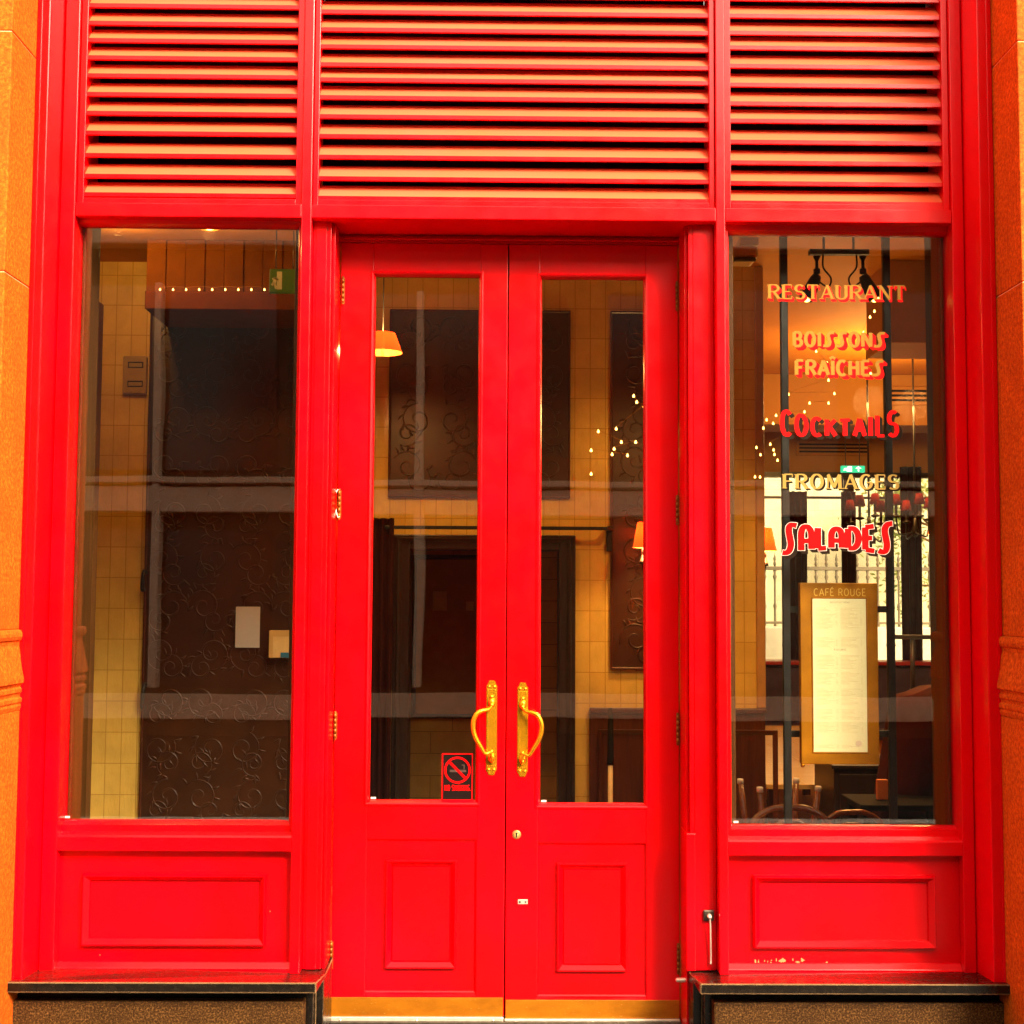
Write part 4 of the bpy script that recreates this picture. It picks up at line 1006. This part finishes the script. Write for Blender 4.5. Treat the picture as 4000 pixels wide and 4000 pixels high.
# lit pendant behind the left door leaf and a ceiling downlight in the left window
def pendant():
    Y = 1.5; x0, x1, z0, z1 = rect(1420, 1310, 1572, 1378, Y); cx = (x0 + x1) / 2; rb = (x1 - x0) / 2
    t = thing('pendant_lamp', 'lit orange pendant shade behind the left door glass', 'pendant lamp', (cx, Y, z0))
    m = MB(); n = 32
    A = [m.bm.verts.new((cx + rb * math.cos(2 * math.pi * k / n), Y + rb * math.sin(2 * math.pi * k / n), z0)) for k in range(n)]
    B = [m.bm.verts.new((cx + rb * .62 * math.cos(2 * math.pi * k / n), Y + rb * .62 * math.sin(2 * math.pi * k / n), z1 + .01)) for k in range(n)]
    for k in range(n): f = m.bm.faces.new([A[k], A[(k + 1) % n], B[(k + 1) % n], B[k]]); f.smooth = True
    bmesh.ops.solidify(m.bm, geom=list(m.bm.faces), thickness=.002); m.build('shade', M['shade'], t)
    m = MB(); m.tube([(cx, Y, z1 - .02), (cx, Y, zc)], .003, 6); m.build('cord', M['iron'], t)
    lamp_light((cx, Y, z0 + .05), 9, t, .05)
pendant()
def downlight(px, py, Y, power, label):
    c = at(px, py, Y); t = thing('downlight', label, 'downlight', (c.x, Y, zc))
    m = MB(); m.tube([(c.x, Y, c.z + .03), (c.x, Y, zc)], .006, 6); m.lathe([(.0, c.z + .05), (.05, c.z + .045), (.055, c.z), (.048, c.z), (.045, c.z + .03)], (c.x, Y, 0), 20); m.build('housing', M['aged_brass'], t)
    m = MB(); m.sphere((c.x, Y, c.z + .012), .032, 14, (1, 1, .6)); m.build('bulb', M['bulb'], t)
    lamp_light((c.x, Y, c.z - .03), power, t, .03)
downlight(817, 893, 1.75, .8, 'small glowing downlight at the top of the left window')
downlight(455, 876, 1.75, 2.8, 'added downlight hidden above the left window, lighting the tiles at its upper left')  # unseen lamp added above the glass edge to light the tile strip
# chandeliers with red shades
def chandelier(cpx, Y, heads, label):
    c = at(cpx, 2075, Y); t = thing('chandelier', label, 'chandelier', (c.x, Y, c.z), 'iron chandeliers with red shades')
    m = MB(); m.tube([(c.x, Y, zc), (c.x, Y, c.z + .05)], .008, 8); m.lathe([(.0, -.05), (.02, -.035), (.03, 0), (.016, .04), (.012, .1)], tuple(c), 12); m.build('stem', M['iron'], t)
    for px, py, dy in heads:
        h = at(px, py + 22, Y + dy)
        m = MB(); m.tube(smooth([c, c + (h - c) * .4 + Vector((0, 0, -.10)), Vector((h.x + (c.x - h.x) * .1, h.y, h.z - .22)), Vector((h.x, h.y, h.z - .10))], 5), .006, 6)
        m.lathe([(.006, -.11), (.035, -.10), (.03, -.09), (.010, -.085), (.010, -.005), (.0, 0)], tuple(h), 10); ar = m.build('arm', M['iron'], t)
        m = MB(); m.lathe([(.040, 0), (.042, .002), (.024, .080), (.022, .080)], tuple(h + Vector((0, 0, -.01))), 14); m.build('shade', M['shade_red'], t)
    lamp_light((c.x, Y, c.z + .95), 15, t, .12)  # added light well above the shades, for the ceiling glow; no bulb there
chandelier(3395, 4.6, ((3320, 1968, .1), (3358, 1950, -.2), (3418, 1942, .2), (3441, 1972, -.25)), 'iron chandelier with small red shades hanging above the middle of the last red word')
chandelier(3575, 4.9, ((3500, 1945, -.1), (3540, 1968, .2), (3592, 1942, -.2), (3628, 1958, .15)), 'iron chandelier with small red shades by the right rear curtain')

# banquette along the rear wall
t = thing('banquette', 'blue leather banquette with a red-brown base below the rear window', 'bench', (3.2, 7.7, 0))
zt1 = at(3300, 2600, 7.5).z; m = MB(); m.box(wx1 + .05, 4.9, 7.6, 7.97, .5, zt1, .03); m.build('back', M['blue_fabric'], t)
m = MB(); m.box(wx1 + .05, 4.9, 7.15, 7.6, .40, .52, .03); m.build('seat', M['blue_fabric'], t)
m = MB(); m.box(wx1 + .05, 4.9, 7.2, 7.95, 0, .395); m.build('base', M['wood_red'], t)
m = MB(); m.box(wx1 + .05, 4.9, 7.55, 7.99, zt1 + .001, zt1 + .035, .006); m.build('top_rail', simple('red_painted_rail', (.40, .02, .02), .4), t)
# long oak table
def table():
    x0, x1 = at(2992, 3060, 2.9).x, at(3740, 3060, 2.9).x; zt2 = at(3100, 3062, 2.9).z
    t = thing('table', 'long pale oak table running to the back of the restaurant', 'table', ((x0 + x1) / 2, 4.5, 0))
    m = MB()
    for k in range(5):
        a = x0 + (x1 - x0) * k / 5; b = x0 + (x1 - x0) * (k + 1) / 5; m.box(a + .001, b - .001, 2.9, 6.6, zt2 - .018, zt2, .003)
    m.box(x0, x1, 2.885, 2.899, zt2 - .03, zt2 - .001, .003); m.build('top', M['wood_table'], t)
    for x in (x0 + .06, x1 - .06):
        for y in (3.0, 6.5): m = MB(); m.box(x - .03, x + .03, y - .03, y + .03, 0, zt2 - .02, .004); m.build('leg', M['wood_dark'], t)
table()
# bentwood chairs, one upturned
def chair(name, loc, rz, flip, label, sc=1.0):
    t = thing(name, label, 'chair', (0, 0, 0), 'bentwood chairs behind the right window')
    C_ = M['wood_chair']
    m = MB(); m.lathe([(.0, .445), (.19, .445), (.205, .455), (.205, .470), (.19, .478), (.0, .474)], (0, 0, 0), 28); m.build('seat', C_, t)
    for a in (45, 135, 225, 315):
        x, y = .15 * math.cos(R(a)), .15 * math.sin(R(a)); m = MB(); m.tube([(x * 1.3, y * 1.3, .012), (x * 1.12, y * 1.12, .22), (x, y, .445)], [.013, .016, .018], 10); leg = m.build('leg', C_, t)
        m = MB(); m.lathe([(.012, 0), (.0155, .002), (.0155, .022), (.013, .024)], (x * 1.3, y * 1.3, 0), 10); m.build('foot_cap', M['white_letter'], leg)
    m = MB(); m.tube([(.145 * math.cos(R(k * 15)), .145 * math.sin(R(k * 15)), .24) for k in range(24)], .008, 8, True); m.build('ring_stretcher', C_, t)
    for rad, top, th in ((.20, .86, .015), (.125, .80, .010)):
        P = [Vector((-rad, .14, .46)), Vector((-rad * 1.02, .17, .62)), Vector((-rad * .86, .195, top - .07)), Vector((-rad * .45, .205, top - .008)), Vector((0, .208, top)), Vector((rad * .45, .205, top - .008)), Vector((rad * .86, .195, top - .07)), Vector((rad * 1.02, .17, .62)), Vector((rad, .14, .46))]
        m = MB(); m.tube(smooth(P, 6), th, 10); m.build('back_hoop', C_, t)
    t.rotation_euler = (math.pi if flip else 0, 0, rz); t.location = loc; t.scale = (sc, sc, sc)
    return t
def chairs():
    q = at(3080, 3150, .62); chair('chair', (q.x, .40, 0), math.pi * 0, False, 'brown bentwood chair with its curved back at the foot of the menu stand', (q.z + .012) / .875)
    q = at(3360, 3170, .9); chair('chair', (q.x, .72, 0), .25, False, 'brown bentwood chair right of the one at the foot of the menu stand', (q.z + .01) / .875)
    q = at(3050, 3066, 1.15); chair('chair', (q.x, 1.20, q.z + .005), math.radians(8), True, 'upturned bentwood chair with its white-tipped legs in the air', 1.0)
    # low stand carrying the upturned chair
    m = MB(); zt3 = q.z - .49; 
    m.lathe([(.0, max(.30, zt3) - .02), (.24, max(.30, zt3) - .02), (.25, max(.30, zt3) - .01), (.24, max(.30, zt3)), (.0, max(.30, zt3))], (q.x, 1.20, 0), 24)
    m.tube([(q.x, 1.2, .02), (q.x, 1.2, max(.30, zt3) - .01)], .03, 10); m.lathe([(.0, .0), (.18, .0), (.17, .02), (.03, .03)], (q.x, 1.2, 0), 20)
    tag(m.build('low_table', M['wood_dark']), 'low round dark table carrying the upturned chair', 'table')
chairs()
# armchair, orange card, iron screen
q = at(3625, 2990, 1.5); m = MB(); b_ = bmesh.new(); bmesh.ops.create_cube(b_, size=1); bmesh.ops.subdivide_edges(b_, edges=b_.edges, cuts=5, use_grid_fill=True)
for v in b_.verts:
    x, y, z = v.co; k = 1 - .9 * (max(abs(x), abs(z)) * 2) ** 3 * .55; v.co = Vector((x * .62 * (1 - .35 * (z + .5)), y * .34 * k + .02 * math.sin(9 * x), z * .62 + .03 * math.sin(7 * x + 2)))
for f in b_.faces: f.smooth = True
bmesh.ops.translate(b_, vec=(q.x + .05, 1.5, q.z + .05), verts=b_.verts); m.add(b_)
zf_ = q.z - .26; m.box(q.x - .22, q.x + .32, 1.34, 1.66, 0, zf_ + .02, .02)
tag(m.build('armchair', M['red_fabric']), 'dark red velvet armchair at the lower right of the right window', 'armchair')
flat('menu_card', (3428, 3046, 3470, 3124), 1.2, .03, M['orange'], 'small orange card standing near the right pole of the menu stand', 'card')
x_, _, _, zt4 = rect(3428, 3046, 3470, 3124, 1.2); zlo = at(3450, 3125, 1.2).z
m = MB(); m.box(x_ - .12, x_ + .35, 1.05, 1.4, zlo - .03, zlo - .001, .005)
for a in (x_ - .08, x_ + .3):
    for y in (1.1, 1.35): m.box(a - .02, a + .02, y - .02, y + .02, 0, zlo - .031)
tag(m.build('side_table', M['black']), 'small black side table under the orange card', 'table')
x0, x1, z0, z1 = rect(3258, 2988, 3560, 3085, 2.3)
t = thing('cabinet', 'low black serving cabinet standing in front of the long oak table', 'cabinet', ((x0 + x1) / 2, 2.5, 0))
m = MB(); m.box(x0, x1 + .5, 2.3, 2.75, .05, z1 - .022, .004); m.build('body', M['wood_frame'], t)
m = MB(); m.box(x0 - .015, x1 + .515, 2.285, 2.76, z1 - .0215, z1, .005); m.build('top', M['wood_frame'], t)
for k in range(2): m = MB(); a_ = x0 + .03 + k * .42; m.box(a_, a_ + .38, 2.288, 2.2995, .12, z1 - .05, .004); dd_ = m.build('door', M['wood_frame'], t); m = MB(); m.sphere((a_ + .35 - .32 * k, 2.28, z1 * .6), .012, 8); m.build('knob', M['aged_brass'], dd_)
def iron_screen():
    Y = 2.4; t = thing('iron_screen', 'grey wrought iron screen with ring ornaments at the right of the right window', 'screen', (at(3590, 2700, Y).x, Y, 0))
    s = (Y + 5) / F; gm = simple('grey_iron', (.09, .08, .09), .4, .5)
    for px in (3565, 3648):
        a, b, c, d = at(px, 2490, Y), at(px, 2690, Y), at(px - 20, 2755, Y), at(px, 2850, Y)
        m = MB(); m.tube([a + Vector((0, 0, .0)), b], .014, 8)
        m.tube(smooth([b, b + Vector((-.03, 0, -.04)), b + Vector((-.05, 0, -.06))], 3), .012, 8)
        ctr = at(px - 30, 2752, Y); m.tube([(ctr.x + .045 * math.cos(R(15 * k)), Y, ctr.z + .052 * math.sin(R(15 * k))) for k in range(24)], .013, 8, True)
        m.tube(smooth([ctr + Vector((.02, 0, -.055)), ctr + Vector((.05, 0, -.10)), ctr + Vector((.045, 0, -.20)), Vector((ctr.x + .045, Y, .05))], 4), .012, 8); m.build('baluster', gm, t)
    a, b = at(3490, 2488, Y), at(3720, 2488, Y); m = MB(); m.box(a.x, b.x, Y - .02, Y + .02, a.z - .012, a.z + .012, .003); m.box(a.x, b.x, Y - .02, Y + .02, .02, .05, .003); m.build('rail', gm, t)
iron_screen()
m = MB(); xt = at(2955, 2200, W1 - .02).x; m.box(xt, wx1 + .012, W1 - .03, W1 + .21, zwain + .001, zc - .002, .006)
tag(m.build('corner_trim', simple('ochre_timber_trim', (.46, .24, .065), .5)), 'ochre timber corner strip on the end of the tiled wall in the right window', 'corner trim')

# menu stand
def menu():
    Y = .30; t = thing('menu_stand', 'brass framed menu board held between two black poles behind the right window', 'menu board', (at(3275, 2700, Y).x, Y, 0))
    for px, pb in ((3065, 3072), (3464, 3484)):
        a = at(px, 1000, Y); b = at(pb, 3150, Y); m = MB(); xm = (a.x + b.x) / 2; m.box(xm - .015, xm + .015, Y - .012, Y + .012, 0, zc - .001, .003)
        for py in (2520, 2803, 3115): z = at(px, py, Y).z; m.box(xm - .0165, xm + .0165, Y - .0135, Y + .0135, z - .003, z + .003)
        m.build('pole', M['iron'], t)
        for py in (2380, 2866):
            z = at(px, py, Y).z; m = MB(); e = at(3140 if px < 3200 else 3420, py, Y - .01).x; u, v = sorted((xm, e)); m.box(u + .014 if px < 3200 else u, v if px < 3200 else v - .014, Y - .006, Y + .006, z - .013, z + .013, .002); m.build('bracket', M['iron'], t)
    yb_ = Y - .05; x0, x1, z0, z1 = rect(3128, 2277, 3432, 2986, yb_)
    p0, p1, q0, q1 = rect(3176, 2339, 3385, 2937, yb_)
    m = MB(); m.box(x0, x1, yb_, yb_ + .035, z0, z1, .003)
    m.frame(p0 - .006, p1 + .006, q0 - .006, q1 + .006, .007, [(0, yb_ - .0002), (.4, yb_ - .004), (1, yb_ - .0004)])
    bd_ = m.build('board', simple('golden_brass_board', (.48, .185, .004), .4, .35, .4, .25, 7, .05), t)
    m = MB(); m.box(p0, p1, yb_ - .0022, yb_ - .0003, q0, q1); m.build('paper', M['paper'], bd_)
    m = MB(); text_mesh(m, 'CAFÉ ROUGE', 'sans', .11, .11, (3178, 2300, 3382, 2327), yb_ - .0012, gap=.14); m.build('board_lettering', M['emboss_letter'], bd_, recalc=False)
    m = MB(); yy = yb_ - .0028; random.seed(3); Wd = p1 - p0; Hh = q1 - q0; u = .07
    blocks = [(.05, .20), (.245, .32), (.36, .46), (.47, .56), (.58, .70), (.715, .79), (.80, .87), (.945, .975)]
    for col in (0, 1):
        xa = p0 + Wd * (.06 + .46 * col)
        for b0, b1 in blocks:
            v = b0 + .01
            while v < b1:
                ln = Wd * random.uniform(.14, .36); m.box(xa, xa + ln, yy, yy + .0004, q1 - Hh * v - .0016, q1 - Hh * v); 
                if random.random() < .6: m.box(xa + Wd * .37, xa + Wd * .40, yy, yy + .0004, q1 - Hh * v - .0016, q1 - Hh * v)
                v += .0085
    m.build('menu_text', M['ink'], bd_)
    m = MB()
    text_mesh(m, 'BREAKFAST MENU', 'sans', .12, .12, (3242, 2350, 3318, 2356), yy, gap=.16)
    text_mesh(m, 'À LA CARTE', 'sans', .12, .12, (3258, 2534, 3304, 2541), yy, gap=.2)
    m.build('menu_heading', M['ink_dark'], bd_, recalc=False)
    m = MB(); q = at(3354, 2905, yb_ - .0029); m.poly([(q.x + .0125 * math.cos(R(15 * k)), q.y, q.z + .0125 * math.sin(R(15 * k))) for k in range(24)]); m.build('round_stamp', simple('lilac_ink', (.84, .66, .46), .9), bd_)
    q = at(3138, 2990, yb_); m = MB(); m.sphere((q.x, yb_ + .01, q.z), .009, 10); m.build('corner_lamp', M['brass'], t)
menu()

# ------------------------------------------------------------------ outside the rear window
YR = 11.0
zk = at(3300, 2448, YR).z
m = MB(); m.box(0, 12, YR - .25, YR + .25, -.12, zk, .02); tag(m.build('low_wall', simple('pale_limestone', (.78, .68, .46), .8)), 'pale low wall carrying the iron railing outside the rear window', 'wall')
m = MB(); m.box(-4, 16, 13.5, 14, -.12, 7); tag(m.build('stone_wall', tiles('pale_limestone_blocks', (.80, .70, .44), (.74, .63, .38), (.42, .33, .18), .9, .42, .5, .8)), 'pale limestone block wall beyond the iron railing', 'wall')
def railing():
    xa, xb = at(2940, 2300, YR).x, at(3700, 2300, YR).x; t = thing('railing', 'spiked iron railing on the low wall outside the rear window', 'railing', ((xa + xb) / 2, YR, zk))
    zr_ = at(3300, 2221, YR).z; zt_ = at(3300, 2160, YR).z; gm = simple('weathered_iron', (.20, .15, .085), .6, .2)
    m = MB(); m.box(xa, xb, YR - .03, YR + .03, zr_ - .022, zr_ + .022, .004); m.box(xa, xb, YR - .03, YR + .03, zk + .03, zk + .06, .004); m.build('rail', gm, t)
    n = int((xb - xa) / .125)
    H = zr_ - .022 - zk
    for k in range(n + 1):
        x = xa + .02 + .125 * k; m = MB()
        m.lathe([(.02, zk), (.016, zk + .02), (.013, zk + H * .3), (.024, zk + H * .36), (.012, zk + H * .42), (.012, zk + H * .82), (.026, zk + H * .88), (.014, zk + H * .92), (.02, zk + H)], (x, YR, 0), 8)
        m.build('baluster', gm, t)
        m = MB(); hh = zt_ - zr_ - .022; m.lathe([(.010, zr_ + .022), (.022, zr_ + .022 + hh * .2), (.010, zr_ + .022 + hh * .35), (.020, zr_ + .022 + hh * .5), (.001, zt_ + (.06 if k % 2 else 0))], (x, YR, 0), 8); m.build('spike', gm, t)
railing()
def tree():
    c = at(3640, 1940, 12.2); t = thing('tree', 'sunlit green tree beyond the railing at the right of the rear window', 'tree', (c.x + .3, 12.2, -.12))
    m = MB(); base = Vector((c.x + .3, 12.2, -.12)); top = Vector((c.x + .15, 12.2, c.z))
    m.tube([base, base + (top - base) * .5 + Vector((.04, 0, 0)), top], [.09, .065, .03], 10)
    rnd = random.Random(5); tips = []
    for k in range(9):
        p = base + (top - base) * rnd.uniform(.55, .95); d = Vector((rnd.uniform(-1, 1), rnd.uniform(-.6, .6), rnd.uniform(.1, .9))).normalized() * rnd.uniform(.4, .9); m.tube([p, p + d * .5 + Vector((0, 0, .04)), p + d], [.022, .014, .006], 6); tips.append(p + d)
    m.build('trunk', M['wood_post'], t)
    m = MB()
    for k in range(2600):
        q = rnd.choice(tips) + Vector((rnd.gauss(0, .22), rnd.gauss(0, .2), rnd.gauss(0, .22))); n1 = Vector((rnd.uniform(-1, 1), rnd.uniform(-1, 1), rnd.uniform(-1, 1))).normalized(); n2 = n1.orthogonal().normalized(); s_ = rnd.uniform(.025, .05); m.mi = rnd.randint(0, 1)
        m.poly([q - n1 * s_, q + n2 * s_ * .45, q + n1 * s_, q - n2 * s_ * .45])
    m.build('crown', [simple('leaf_green', (.13, .16, .015), .6), simple('leaf_light_green', (.22, .24, .03), .6)], t, recalc=False)
tree()
